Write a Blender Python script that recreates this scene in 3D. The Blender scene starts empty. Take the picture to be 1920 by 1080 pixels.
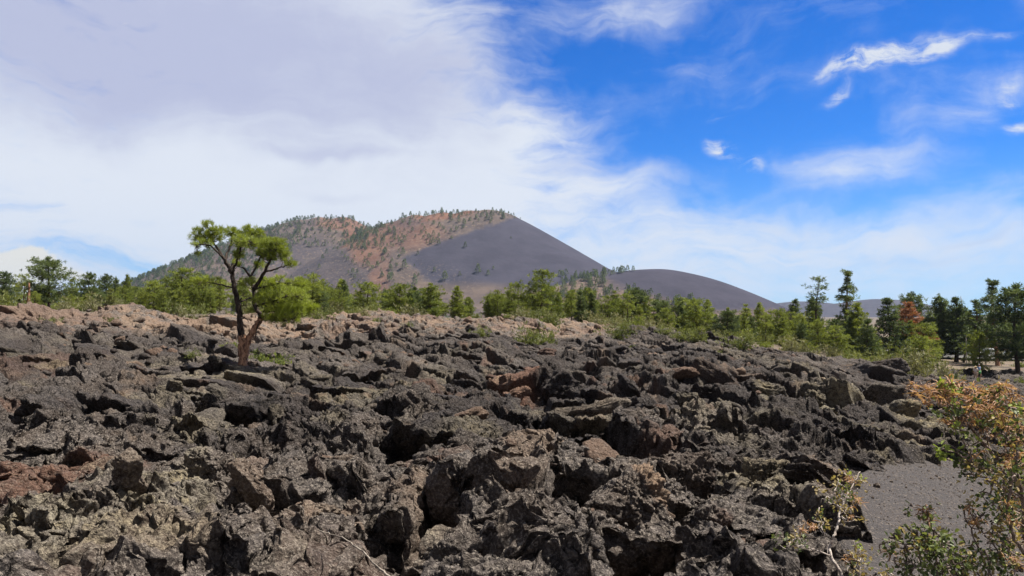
import bpy, bmesh, math, random
import numpy as np
from mathutils import Vector, Matrix

# ------------------------------------------------------------------ camera, world, sun, exposure
CAMZ = 2.5                     # eye height over the near stretch of path
FPX = 1450.0                   # focal length in pixels of the 1920 px wide photograph
scene = bpy.context.scene
cam_data = bpy.data.cameras.new('camera')
cam = bpy.data.objects.new('camera', cam_data)
scene.collection.objects.link(cam)
cam.location = (0, 0, CAMZ)
cam.rotation_euler = (math.radians(90) + math.atan(50 / FPX), 0, 0)
cam_data.sensor_width = 36.0
cam_data.lens = 36.0 * FPX / 1920.0
cam_data.clip_start = 0.05
cam_data.clip_end = 60000
scene.camera = cam
scene.render.resolution_x, scene.render.resolution_y = 1024, 576

SUN_EL, SUN_AZ = math.radians(61), math.radians(76)       # azimuth from the view direction towards the right
SUN_DIR = Vector((math.cos(SUN_EL) * math.sin(SUN_AZ), math.cos(SUN_EL) * math.cos(SUN_AZ), math.sin(SUN_EL)))
sun_data = bpy.data.lights.new('sun', 'SUN')
sun_data.energy = 5.0
sun_data.angle = math.radians(0.5)
sun_data.color = (1.0, 0.94, 0.83)
sun = bpy.data.objects.new('sun', sun_data)
scene.collection.objects.link(sun)
sun.location = (60, 30, 90)
sun.rotation_euler = SUN_DIR.to_track_quat('Z', 'Y').to_euler()

scene.view_settings.view_transform = 'Standard'
scene.view_settings.look = 'None'
scene.view_settings.exposure = 1.05
scene.view_settings.gamma = 1.0
scene.view_settings.use_curve_mapping = False
scene.cycles.max_bounces = 5
scene.cycles.diffuse_bounces = 2
scene.cycles.glossy_bounces = 1
scene.cycles.transmission_bounces = 2
scene.cycles.transparent_max_bounces = 4
scene.cycles.volume_bounces = 0


class NT:
    """small helper round a node tree"""
    def __init__(self, tree):
        self.t = tree
        self.n = tree.nodes
        self.l = tree.links

    def node(self, kind, **kw):
        n = self.n.new(kind)
        for k, v in kw.items():
            setattr(n, k, v)
        return n

    def plug(self, sock, val):
        if isinstance(val, bpy.types.NodeSocket):
            self.l.new(val, sock)
        elif val is not None:
            sock.default_value = val

    def math(self, op, a, b=0.0, c=None, clamp=False):
        n = self.node('ShaderNodeMath', operation=op)
        n.use_clamp = clamp
        self.plug(n.inputs[0], a)
        self.plug(n.inputs[1], b)
        if c is not None:
            self.plug(n.inputs[2], c)
        return n.outputs[0]

    def mix(self, fac, a, b, blend='MIX'):
        n = self.node('ShaderNodeMix', data_type='RGBA', blend_type=blend)
        self.plug(n.inputs[0], fac)
        self.plug(n.inputs[6], a if not isinstance(a, tuple) else (*a[:3], 1))
        self.plug(n.inputs[7], b if not isinstance(b, tuple) else (*b[:3], 1))
        return n.outputs[2]

    def noise(self, vec, scale, detail=4, rough=0.55, dist=0.0, lac=2.0, out=0):
        n = self.node('ShaderNodeTexNoise')
        self.plug(n.inputs['Vector'], vec)
        n.inputs['Scale'].default_value = scale
        n.inputs['Detail'].default_value = detail
        n.inputs['Roughness'].default_value = rough
        n.inputs['Lacunarity'].default_value = lac
        n.inputs['Distortion'].default_value = dist
        return n.outputs[out]

    def ramp(self, val, lo, hi, a=0.0, b=1.0, smooth=True):
        n = self.node('ShaderNodeMapRange')
        n.interpolation_type = 'SMOOTHSTEP' if smooth else 'LINEAR'
        self.plug(n.inputs[0], val)
        n.inputs[1].default_value = lo
        n.inputs[2].default_value = hi
        n.inputs[3].default_value = a
        n.inputs[4].default_value = b
        return n.outputs[0]

    def vmath(self, op, a, b=None, scale=None):
        n = self.node('ShaderNodeVectorMath', operation=op)
        self.plug(n.inputs[0], a)
        if b is not None:
            self.plug(n.inputs[1], b)
        if scale is not None:
            self.plug(n.inputs['Scale'], scale)
        return n


def az_of(px):
    return math.atan((px - 960) / FPX)


def el_of(px, py):
    return math.atan((590 - py) / FPX * math.cos(az_of(px)))


# ------------------------------------------------------------------ sky with clouds, laid out by compass direction
def build_world():
    w = bpy.data.worlds.new('World')
    scene.world = w
    w.use_nodes = True
    T = NT(w.node_tree)
    T.n.clear()
    out = T.node('ShaderNodeOutputWorld')
    bg = T.node('ShaderNodeBackground')
    bg.inputs['Strength'].default_value = 0.051
    T.l.new(bg.outputs[0], out.inputs[0])
    sky = T.node('ShaderNodeTexSky')
    sky.sky_type = 'NISHITA'
    sky.sun_disc = False
    sky.sun_elevation = SUN_EL
    sky.sun_rotation = SUN_AZ
    sky.altitude = 2100
    sky.air_density = 1.0
    sky.dust_density = 0.3
    sky.ozone_density = 2.5
    tc = T.node('ShaderNodeTexCoord')
    d = tc.outputs['Generated']
    sep = T.node('ShaderNodeSeparateXYZ')
    T.l.new(d, sep.inputs[0])
    az = T.math('ARCTAN2', sep.outputs[0], sep.outputs[1])
    el = T.math('ARCSINE', sep.outputs[2])
    comb = T.node('ShaderNodeCombineXYZ')
    T.l.new(az, comb.inputs[0])
    T.l.new(el, comb.inputs[1])
    P = comb.outputs[0]
    # warp the layout so that no cloud keeps a drawn outline
    wn = T.node('ShaderNodeTexNoise')
    T.l.new(P, wn.inputs['Vector'])
    wn.inputs['Scale'].default_value = 7.0
    wn.inputs['Detail'].default_value = 5
    off = T.vmath('SUBTRACT', wn.outputs['Color'], (0.5, 0.5, 0.5)).outputs[0]
    off = T.vmath('SCALE', off, scale=0.10).outputs[0]
    W = T.vmath('ADD', P, off).outputs[0]

    def blob(px, py, rx, ry, rot, amt, soft=0.0, src=None):
        m = T.node('ShaderNodeMapping', vector_type='TEXTURE')
        T.l.new(src or W, m.inputs['Vector'])
        m.inputs['Location'].default_value = (az_of(px), el_of(px, py), 0)
        m.inputs['Rotation'].default_value = (0, 0, math.radians(rot))
        m.inputs['Scale'].default_value = (rx / FPX, ry / FPX, 1)
        ln = T.vmath('LENGTH', m.outputs[0]).outputs['Value']
        return T.ramp(ln, 1.0, soft, 0.0, amt)

    def total(lst, src=None):
        s = None
        for b in lst:
            v = blob(*b, src=src)
            s = v if s is None else T.math('ADD', s, v)
        return s

    # P stretched: streaks run nearly level, rising a little to the right
    st = T.node('ShaderNodeMapping')
    T.l.new(W, st.inputs['Vector'])
    st.inputs['Rotation'].default_value = (0, 0, math.radians(-14))
    st.inputs['Scale'].default_value = (2.6, 8.5, 1)
    streak = T.noise(st.outputs[0], 2.2, 8, 0.60, 0.5)
    fine = T.noise(W, 18, 7, 0.62, 0.3)
    tex = T.math('ADD', T.math('MULTIPLY', streak, 0.65), T.math('MULTIPLY', fine, 0.35))
    texc = T.math('SUBTRACT', tex, 0.5)

    big = total([
        (200, 200, 1000, 620, 0, 1.15, 0.30),
        (620, 40, 460, 200, -8, 0.45, 0.1),
        (700, 330, 560, 190, 4, 0.75, 0.2),
        (960, 250, 200, 80, 18, 0.40, 0.0),
        (1080, 450, 620, 150, 0, 0.62, 0.1),
        (1500, 500, 760, 130, 0, 0.60, 0.1),
        (1780, 440, 420, 70, -3, 0.34, 0.0),
        (1600, 318, 170, 66, -4, 0.62, 0.0),
        (1150, 350, 180, 50, 6, 0.40, 0.0),
        (1770, 225, 140, 120, 40, 0.30, 0.0),
        (1300, 120, 520, 60, 14, 0.16, 0.0),
        (1200, 5, 280, 70, 8, 0.60, 0.0),
        (1900, 160, 120, 70, 30, 0.34, 0.0),
        (1900, 360, 200, 40, 5, 0.30, 0.0),
    ])
    gaps = total([
        (190, 482, 270, 40, -4, 0.62, 0.1),
        (330, 524, 260, 36, 0, 0.32, 0.0),
        (1080, 130, 230, 150, 10, 0.22, 0.0),
    ])
    s2 = T.node('ShaderNodeMapping')
    T.l.new(W, s2.inputs['Vector'])
    s2.inputs['Rotation'].default_value = (0, 0, math.radians(-22))
    s2.inputs['Scale'].default_value = (5.0, 24.0, 1)
    wisp = T.noise(s2.outputs[0], 2.4, 9, 0.62, 0.4)
    wispc = T.math('SUBTRACT', wisp, 0.5)
    cover = T.math('ADD', T.math('SUBTRACT', big, gaps), T.math('MULTIPLY', texc, 1.7))
    cover = T.math('ADD', cover, T.math('MULTIPLY', wispc, T.math('MULTIPLY', big, 1.35, clamp=False)))
    cover = T.ramp(cover, -0.05, 1.15, 0.0, 0.97)
    # small torn clouds of the right side
    small = total([
        (1575, 136, 80, 26, 8, 0.95, 0.0),
        (1680, 116, 120, 34, 10, 0.95, 0.0),
        (1785, 90, 70, 22, 22, 0.75, 0.0),
        (1560, 188, 60, 18, 28, 0.55, 0.0),
        (1365, 266, 52, 26, -12, 1.05, 0.0),
        (1420, 300, 60, 24, -14, 0.75, 0.0),
        (1375, 190, 60, 16, 12, 0.45, 0.0),
        (1912, 150, 44, 24, 25, 0.7, 0.0),
        (1915, 185, 34, 22, 0, 0.8, 0.0),
        (1905, 248, 44, 18, 10, 0.7, 0.0),
        (1890, 58, 60, 16, 8, 0.5, 0.0),
    ])
    s3 = T.node('ShaderNodeMapping')
    T.l.new(W, s3.inputs['Vector'])
    s3.inputs['Rotation'].default_value = (0, 0, math.radians(-32))
    s3.inputs['Scale'].default_value = (14.0, 60.0, 1)
    fib = T.math('SUBTRACT', T.noise(s3.outputs[0], 2.0, 8, 0.68, 0.7), 0.5)
    torn = T.math('ADD', T.math('MULTIPLY', fib, 3.6), T.math('MULTIPLY', T.math('SUBTRACT', fine, 0.5), 4.0))
    sm = T.ramp(T.math('ADD', small, T.math('MULTIPLY', torn, small)), 0.0, 1.5, 0.0, 0.95)
    cum = T.ramp(T.math('ADD', total([(15, 525, 120, 66, 0, 1.2, 0.1), (70, 505, 60, 34, 0, 0.5, 0.1), (190, 530, 100, 20, 0, 0.6, 0.0)]),
                        T.math('MULTIPLY', T.math('SUBTRACT', fine, 0.5), 2.2)), 0.40, 0.85, 0.0, 1.0)

    # the clouds' own tones: lit white below, a lavender grey sheet above left
    shade = total([
        (330, 60, 800, 290, -4, 1.0, 0.1),
        (250, 90, 420, 160, -6, 0.25, 0.0),
        (760, 160, 300, 160, 0, 0.34, 0.0),
        (60, 180, 260, 260, 0, 0.25, 0.1),
        (620, 300, 170, 22, 2, 0.35, 0.0),
        (640, 370, 120, 14, 0, 0.30, 0.0),
        (1700, 478, 190, 14, 0, 0.35, 0.0),
        (1840, 446, 90, 10, 0, 0.4, 0.0),
    ])
    bright = total([(140, 330, 480, 130, 0, 0.4, 0.1), (1030, 260, 120, 50, 10, 0.35, 0.0), (1030, 400, 300, 90, 0, 0.30, 0.1), (1600, 315, 160, 60, 0, 0.4, 0.0)])
    tone = T.math('SUBTRACT', T.math('ADD', shade, T.math('ADD', T.math('MULTIPLY', texc, 1.5), T.math('MULTIPLY', wispc, 0.35))), bright)
    tone = T.ramp(tone, -0.15, 1.15)
    ccol = T.mix(tone, (8.4, 8.9, 9.8), (5.5, 5.9, 7.9))
    ccol = T.mix(T.ramp(el, 0.02, 0.16, 0.55, 0.0), ccol, (7.0, 8.0, 9.6))
    hs = T.node('ShaderNodeHueSaturation')
    hs.inputs['Saturation'].default_value = 1.42
    hs.inputs['Value'].default_value = 1.0
    T.l.new(sky.outputs[0], hs.inputs['Color'])
    blue = T.mix(1.0, hs.outputs[0], (0.56, 1.14, 1.68), 'MULTIPLY')
    blue = T.mix(T.ramp(el, 0.0, 0.22, 0.55, 0.0), blue, (3.4, 5.6, 9.0))
    col = T.mix(cover, blue, ccol)
    col = T.mix(sm, col, (8.0, 8.5, 9.3))
    col = T.mix(cum, col, (8.8, 8.7, 8.2))
    T.l.new(col, bg.inputs['Color'])
    # overhead and behind, unseen grey cloud is added to dim the blue fill light
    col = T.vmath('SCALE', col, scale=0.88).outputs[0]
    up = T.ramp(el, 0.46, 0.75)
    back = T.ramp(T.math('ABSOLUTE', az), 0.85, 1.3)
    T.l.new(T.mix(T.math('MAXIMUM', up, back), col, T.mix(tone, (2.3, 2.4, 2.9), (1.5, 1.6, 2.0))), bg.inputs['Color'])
    w.cycles.sampling_method = 'MANUAL'
    w.cycles.sample_map_resolution = 512


build_world()

# ------------------------------------------------------------------ object helpers
COL = scene.collection


def tag(o, label=None, cat=None, group=None, kind=None):
    if label:
        o['label'] = label
    if cat:
        o['category'] = cat
    if group:
        o['group'] = group
    if kind:
        o['kind'] = kind
    return o


def empty(name, loc=(0, 0, 0), rz=0.0, scale=1.0):
    o = bpy.data.objects.new(name, None)
    o.empty_display_size = 0.2
    COL.objects.link(o)
    o.location = loc
    o.rotation_euler = (0, 0, rz)
    o.scale = (scale,) * 3 if not isinstance(scale, tuple) else scale
    return o


def mk(name, V, faces, mat, parent=None, smooth=True, attrs=None):
    """V (n,3); faces: list of int arrays (m,3) or (m,4) -> one mesh object"""
    me = bpy.data.meshes.new(name)
    V = np.ascontiguousarray(V, dtype=np.float32)
    faces = [np.asarray(f, dtype=np.int32) for f in faces if len(f)]
    me.vertices.add(len(V))
    me.vertices.foreach_set('co', V.ravel())
    loops = np.concatenate([f.ravel() for f in faces])
    sizes = np.concatenate([np.full(len(f), f.shape[1], dtype=np.int32) for f in faces])
    starts = np.concatenate([[0], np.cumsum(sizes)[:-1]]).astype(np.int32)
    me.loops.add(len(loops))
    me.loops.foreach_set('vertex_index', loops)
    me.polygons.add(len(sizes))
    me.polygons.foreach_set('loop_start', starts)
    me.polygons.foreach_set('use_smooth', np.full(len(sizes), bool(smooth)))
    if attrs:
        for k, a in attrs.items():
            a = np.asarray(a, dtype=np.float32)
            if a.ndim == 1:
                at = me.attributes.new(k, 'FLOAT', 'POINT')
                at.data.foreach_set('value', a)
            else:
                at = me.attributes.new(k, 'FLOAT_COLOR', 'POINT')
                c = np.ones((len(a), 4), dtype=np.float32)
                c[:, :3] = a
                at.data.foreach_set('color', c.ravel())
    me.update(calc_edges=True)
    me.materials.append(mat)
    o = bpy.data.objects.new(name, me)
    COL.objects.link(o)
    if parent:
        o.parent = parent
    return o


class Acc:
    """collects tubes, shards and solids into one mesh"""
    def __init__(self):
        self.v, self.t, self.q, self.a, self.n = [], [], [], [], 0

    def add(self, V, tri=None, quad=None, tone=0.5):
        V = np.asarray(V, dtype=np.float32)
        if tri is not None and len(tri):
            self.t.append(np.asarray(tri) + self.n)
        if quad is not None and len(quad):
            self.q.append(np.asarray(quad) + self.n)
        self.v.append(V)
        tone = np.asarray(tone, dtype=np.float32)
        self.a.append(np.full(len(V), tone) if tone.ndim == 0 else tone)
        self.n += len(V)

    def tube(self, pts, radii, sides=6, tone=0.5, wob=0.0, rng=None, link=True):
        pts = np.asarray(pts, dtype=float)
        k = len(pts)
        tan = np.gradient(pts, axis=0)
        tan /= np.linalg.norm(tan, axis=1, keepdims=True) + 1e-9
        ref = np.array([0.31, 0.93, 0.2]) if abs(tan[0] @ np.array([0.31, 0.93, 0.2])) < 0.9 else np.array([1.0, 0, 0])
        u = np.cross(tan, ref)
        u /= np.linalg.norm(u, axis=1, keepdims=True) + 1e-9
        w = np.cross(tan, u)
        a = np.arange(sides) * 2 * math.pi / sides
        r = np.asarray(radii, dtype=float).reshape(k, 1, 1) * np.ones((k, sides, 1))
        if wob and rng is not None:
            r = r * (1 + rng.uniform(-wob, wob, (k, sides, 1)))
        V = pts[:, None, :] + r * (np.cos(a)[None, :, None] * u[:, None, :] + np.sin(a)[None, :, None] * w[:, None, :])
        V = V.reshape(-1, 3)
        i = np.arange(k - 1)[:, None] * sides
        j = np.arange(sides)[None, :]
        jn = (j + 1) % sides
        Q = np.stack([i + j, i + jn, i + sides + jn, i + sides + j], -1).reshape(-1, 4)
        V = np.vstack([V, pts[-1:]])
        if self.n and link:      # grow out of the wood that is already there
            ex = np.vstack(self.v)
            near = int(np.argmin(((ex - V[0]) ** 2).sum(1)))
            self.t.append(np.array([[near, self.n, self.n + 1]]))
        T_ = np.stack([(k - 1) * sides + np.arange(sides), (k - 1) * sides + (np.arange(sides) + 1) % sides, np.full(sides, k * sides)], -1)
        self.add(V, T_, Q, tone)

    def build(self, name, mat, parent=None, smooth=True):
        return mk(name, np.vstack(self.v), [np.vstack(x) for x in (self.t, self.q) if x], mat, parent, smooth,
                  {'tone': np.concatenate(self.a)})


def shards(acc, C, D, L, W, tones, rng, fold=False):
    """thin pointed blades: centre C, direction D, length L, width W"""
    n = len(C)
    D = D / (np.linalg.norm(D, axis=1, keepdims=True) + 1e-9)
    R = rng.normal(size=(n, 3))
    S = np.cross(D, R)
    S /= np.linalg.norm(S, axis=1, keepdims=True) + 1e-9
    L = np.broadcast_to(np.asarray(L, float).reshape(-1, 1), (n, 1))
    W = np.broadcast_to(np.asarray(W, float).reshape(-1, 1), (n, 1))
    a = C
    b = C + D * L * 0.55 + S * W * 0.5
    c = C + D * L
    d = C + D * L * 0.55 - S * W * 0.5
    V = np.stack([a, b, c, d], 1).reshape(-1, 3)
    Q = (np.arange(n)[:, None] * 4 + np.arange(4)[None, :])
    acc.add(V, None, Q, np.repeat(np.asarray(tones, dtype=np.float32), 4))


# ------------------------------------------------------------------ numpy noise
_rs = np.random.RandomState(11)
LAT = _rs.rand(256, 256).astype(np.float32)
LAT3 = _rs.rand(48, 48, 48).astype(np.float32)


def vn2(x, y, seed=0):
    x = x + seed * 17.37
    y = y + seed * 9.71
    xi = np.floor(x)
    yi = np.floor(y)
    fx = (x - xi).astype(np.float32)
    fy = (y - yi).astype(np.float32)
    fx = fx * fx * fx * (fx * (fx * 6 - 15) + 10)
    fy = fy * fy * fy * (fy * (fy * 6 - 15) + 10)
    x0 = xi.astype(np.int64) & 255
    y0 = yi.astype(np.int64) & 255
    x1 = (x0 + 1) & 255
    y1 = (y0 + 1) & 255
    a = LAT[x0, y0]
    b = LAT[x1, y0]
    c = LAT[x0, y1]
    d = LAT[x1, y1]
    return (a + (b - a) * fx) * (1 - fy) + (c + (d - c) * fx) * fy


def fbm2(x, y, octv=4, gain=0.5, seed=0, ridged=False):
    s = np.zeros(np.shape(x), dtype=np.float32)
    amp, tot = 1.0, 0.0
    for o in range(octv):
        n = vn2(x, y, seed + o * 3.1) * 2 - 1
        if ridged:
            n = 1 - 2 * np.abs(n)
        s += amp * n
        tot += amp
        amp *= gain
        x, y = x * 1.93 * 0.88 - y * 1.93 * 0.47, x * 1.93 * 0.47 + y * 1.93 * 0.88
    return s / tot


def vn3(P, seed=0):
    P = P + np.array([seed * 5.13, seed * 3.77, seed * 7.91])
    I = np.floor(P)
    F = (P - I).astype(np.float32)
    F = F * F * (3 - 2 * F)
    I0 = I.astype(np.int64) % 48
    I1 = (I0 + 1) % 48
    x0, y0, z0 = I0.T
    x1, y1, z1 = I1.T
    fx, fy, fz = F.T
    c = LAT3
    a = c[x0, y0, z0] * (1 - fx) + c[x1, y0, z0] * fx
    b = c[x0, y1, z0] * (1 - fx) + c[x1, y1, z0] * fx
    d = c[x0, y0, z1] * (1 - fx) + c[x1, y0, z1] * fx
    e = c[x0, y1, z1] * (1 - fx) + c[x1, y1, z1] * fx
    return (a * (1 - fy) + b * fy) * (1 - fz) + (d * (1 - fy) + e * fy) * fz


def fbm3(P, octv=4, gain=0.5, seed=0, ridged=False):
    s = np.zeros(len(P), dtype=np.float32)
    amp, tot = 1.0, 0.0
    for o in range(octv):
        n = vn3(P, seed + o) * 2 - 1
        if ridged:
            n = 1 - 2 * np.abs(n)
        s += amp * n
        tot += amp
        amp *= gain
        P = P * 2.03 + 3.1
    return s / tot


def sstep(x, a, b):
    t = np.clip((x - a) / (b - a), 0, 1)
    return t * t * (3 - 2 * t)


# ------------------------------------------------------------------ materials
def new_mat(name):
    m = bpy.data.materials.new(name)
    m.use_nodes = True
    T = NT(m.node_tree)
    bs = T.n['Principled BSDF']
    bs.inputs['Specular IOR Level'].default_value = 0.25
    return m, T, bs


def simple_mat(name, col, rough=0.8, metallic=0.0, var=0.0, scale=8.0, bump=0.0, spec=0.25):
    m, T, bs = new_mat(name)
    bs.inputs['Roughness'].default_value = rough
    bs.inputs['Metallic'].default_value = metallic
    bs.inputs['Specular IOR Level'].default_value = spec
    tc = T.node('ShaderNodeTexCoord')
    n = T.noise(tc.outputs['Object'], scale, 5, 0.6)
    c2 = tuple(min(1, c * (1 - var)) for c in col)
    c1 = tuple(min(1, c * (1 + var)) for c in col)
    T.l.new(T.mix(T.ramp(n, 0.3, 0.7), c1, c2), bs.inputs['Base Color'])
    if bump:
        b = T.node('ShaderNodeBump')
        b.inputs['Strength'].default_value = 0.6
        b.inputs['Distance'].default_value = bump
        T.l.new(n, b.inputs['Height'])
        T.l.new(b.outputs[0], bs.inputs['Normal'])
    return m


def lava_mat(name='lava_rock', grain=1.0):
    """clinkery basalt: dark grey-brown, rusty and lichen-covered areas come from the rock's own tint attribute"""
    m, T, bs = new_mat(name)
    tc = T.node('ShaderNodeTexCoord')
    geo = T.node('ShaderNodeNewGeometry')
    P = geo.outputs['Position']
    at = T.node('ShaderNodeAttribute', attribute_name='tint')
    sep = T.node('ShaderNodeSeparateColor')
    T.l.new(at.outputs['Color'], sep.inputs[0])
    n1 = T.noise(P, 1.1, 5, 0.6)
    n2 = T.noise(P, 7.0, 6, 0.68)
    n3 = T.noise(P, 34.0, 4, 0.7)
    base = T.mix(T.ramp(n2, 0.35, 0.68), (0.031, 0.027, 0.0265), (0.195, 0.168, 0.156))
    base = T.mix(T.ramp(n1, 0.42, 0.66, 0, 0.65), base, (0.115, 0.088, 0.072))
    base = T.mix(T.ramp(n3, 0.50, 0.62, 0, 0.85), base, (0.35, 0.305, 0.268))
    fr = T.node('ShaderNodeAttribute', attribute_name='fresh')
    base = T.mix(fr.outputs['Fac'], base, T.mix(1.0, base, (0.40, 0.40, 0.43), 'MULTIPLY'))
    rust = T.math('MULTIPLY', sep.outputs[0], T.ramp(n2, 0.25, 0.6, 0.35, 1.0))
    base = T.mix(rust, base, T.mix(T.ramp(n3, 0.3, 0.7), (0.13, 0.062, 0.045), (0.25, 0.155, 0.115)))
    tan = T.math('MULTIPLY', sep.outputs[2], T.ramp(n2, 0.25, 0.62, 0.45, 1.0))
    base = T.mix(tan, base, T.mix(T.ramp(n3, 0.3, 0.7), (0.21, 0.14, 0.10), (0.38, 0.28, 0.205)))
    lic = T.math('ADD', T.math('MULTIPLY', T.ramp(n3, 0.40, 0.62), 0.5), T.math('MULTIPLY', T.ramp(n2, 0.38, 0.62), 0.5))
    lic = T.math('MULTIPLY', lic, sep.outputs[1], clamp=True)
    base = T.mix(lic, base, T.mix(T.ramp(n1, 0.4, 0.6), (0.42, 0.35, 0.215), (0.35, 0.315, 0.25)))
    T.l.new(base, bs.inputs['Base Color'])
    bs.inputs['Roughness'].default_value = 0.92
    bs.inputs['Specular IOR Level'].default_value = 0.18
    vor = T.node('ShaderNodeTexVoronoi')
    vor.feature = 'F1'
    T.l.new(T.vmath('ADD', P, T.vmath('SCALE', T.noise(P, 9, 3, 0.6, out=1), scale=0.12).outputs[0]).outputs[0], vor.inputs['Vector'])
    vor.inputs['Scale'].default_value = 15.0
    v = T.math('SUBTRACT', 1.0, vor.outputs['Distance'])
    h = T.math('ADD', T.math('MULTIPLY', v, 0.5), T.math('ADD', T.math('MULTIPLY', n2, 1.5), T.math('MULTIPLY', n3, 0.8)))
    b = T.node('ShaderNodeBump')
    b.inputs['Strength'].default_value = 1.0
    b.inputs['Distance'].default_value = 0.105 * grain
    T.l.new(h, b.inputs['Height'])
    T.l.new(b.outputs[0], bs.inputs['Normal'])
    return m


LAVA = lava_mat()


def cinder_mat():
    m, T, bs = new_mat('cinder_gravel')
    tc = T.node('ShaderNodeTexCoord')
    P = tc.outputs['Object']
    n1 = T.noise(P, 1.4, 4, 0.6)
    vor = T.node('ShaderNodeTexVoronoi')
    T.l.new(P, vor.inputs['Vector'])
    vor.inputs['Scale'].default_value = 46
    n3 = T.noise(P, 60, 3, 0.7)
    c = T.mix(T.ramp(n3, 0.3, 0.7), (0.028, 0.025, 0.026), (0.085, 0.076, 0.075))
    c = T.mix(T.ramp(n1, 0.4, 0.7, 0, 0.4), c, (0.07, 0.055, 0.048))
    sc = T.node('ShaderNodeSeparateColor')
    T.l.new(vor.outputs['Color'], sc.inputs[0])
    c = T.mix(T.ramp(sc.outputs[0], 0.9, 0.95, 0, 0.7), c, (0.2, 0.165, 0.14))
    T.l.new(c, bs.inputs['Base Color'])
    bs.inputs['Roughness'].default_value = 0.95
    b = T.node('ShaderNodeBump')
    b.inputs['Strength'].default_value = 1.0
    b.inputs['Distance'].default_value = 0.02
    T.l.new(T.math('ADD', T.math('SUBTRACT', 1.0, vor.outputs['Distance']), T.math('MULTIPLY', n3, 0.7)), b.inputs['Height'])
    T.l.new(b.outputs[0], bs.inputs['Normal'])
    return m


def ground_mat():
    m, T, bs = new_mat('dry_soil')
    tc = T.node('ShaderNodeTexCoord')
    P = tc.outputs['Object']
    n1 = T.noise(P, 0.05, 6, 0.65)
    n2 = T.noise(P, 0.9, 6, 0.65)
    c = T.mix(T.ramp(n2, 0.35, 0.65), (0.09, 0.07, 0.055), (0.18, 0.145, 0.105))
    c = T.mix(T.ramp(n1, 0.45, 0.62, 0, 0.75), c, (0.065, 0.058, 0.058))
    c = T.mix(T.ramp(T.noise(P, 0.35, 4, 0.6), 0.56, 0.68, 0, 0.7), c, (0.17, 0.09, 0.055))
    T.l.new(c, bs.inputs['Base Color'])
    bs.inputs['Roughness'].default_value = 1.0
    b = T.node('ShaderNodeBump')
    b.inputs['Distance'].default_value = 0.2
    T.l.new(n2, b.inputs['Height'])
    T.l.new(b.outputs[0], bs.inputs['Normal'])
    return m


def foliage_mat(name, dark, light, trans=0.25, rough=0.6):
    m, T, bs = new_mat(name)
    at = T.node('ShaderNodeAttribute', attribute_name='tone')
    info = T.node('ShaderNodeObjectInfo')
    f = T.math('ADD', at.outputs['Fac'], T.math('MULTIPLY', T.math('SUBTRACT', info.outputs['Random'], 0.5), 0.45), clamp=True)
    c = T.mix(f, dark, light)
    T.l.new(c, bs.inputs['Base Color'])
    bs.inputs['Roughness'].default_value = rough
    tr = T.node('ShaderNodeBsdfTranslucent')
    T.l.new(T.mix(1.0, c, (1.3, 1.3, 0.6), 'MULTIPLY'), tr.inputs[0])
    mx = T.node('ShaderNodeMixShader')
    mx.inputs[0].default_value = trans
    T.l.new(bs.outputs[0], mx.inputs[1])
    T.l.new(tr.outputs[0], mx.inputs[2])
    T.l.new(mx.outputs[0], T.n['Material Output'].inputs[0])
    return m


def bark_mat(name, dark, light, scale=9.0):
    m, T, bs = new_mat(name)
    tc = T.node('ShaderNodeTexCoord')
    mp = T.node('ShaderNodeMapping')
    T.l.new(tc.outputs['Object'], mp.inputs['Vector'])
    mp.inputs['Scale'].default_value = (scale, scale, scale * 0.3)
    n = T.noise(mp.outputs[0], 1.0, 6, 0.7)
    c = T.mix(T.ramp(n, 0.40, 0.58), dark, light)
    T.l.new(c, bs.inputs['Base Color'])
    bs.inputs['Roughness'].default_value = 0.9
    b = T.node('ShaderNodeBump')
    b.inputs['Distance'].default_value = 0.03
    T.l.new(n, b.inputs['Height'])
    T.l.new(b.outputs[0], bs.inputs['Normal'])
    return m


CINDER = cinder_mat()
SOIL = ground_mat()
BARK = bark_mat('pine_bark', (0.035, 0.026, 0.022), (0.12, 0.085, 0.065))
BARK_RED = bark_mat('orange_pine_bark', (0.11, 0.055, 0.038), (0.46, 0.265, 0.17), 17)
BARK_GREY = bark_mat('grey_dead_wood', (0.12, 0.10, 0.085), (0.30, 0.26, 0.22), 6)
NEEDLE = foliage_mat('pine_needles', (0.070, 0.098, 0.024), (0.27, 0.31, 0.072), 0.35)
NEEDLE_DARK = foliage_mat('dark_pine_needles', (0.040, 0.062, 0.032), (0.17, 0.215, 0.095), 0.32)
NEEDLE_YOUNG = foliage_mat('fresh_pine_needles', (0.075, 0.095, 0.028), (0.20, 0.22, 0.075), 0.3)
NEEDLE_DEAD = foliage_mat('dead_rusty_needles', (0.22, 0.085, 0.045), (0.42, 0.20, 0.12), 0.2)
SAGE = foliage_mat('sage_leaves', (0.12, 0.125, 0.06), (0.27, 0.26, 0.15), 0.25)


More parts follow.
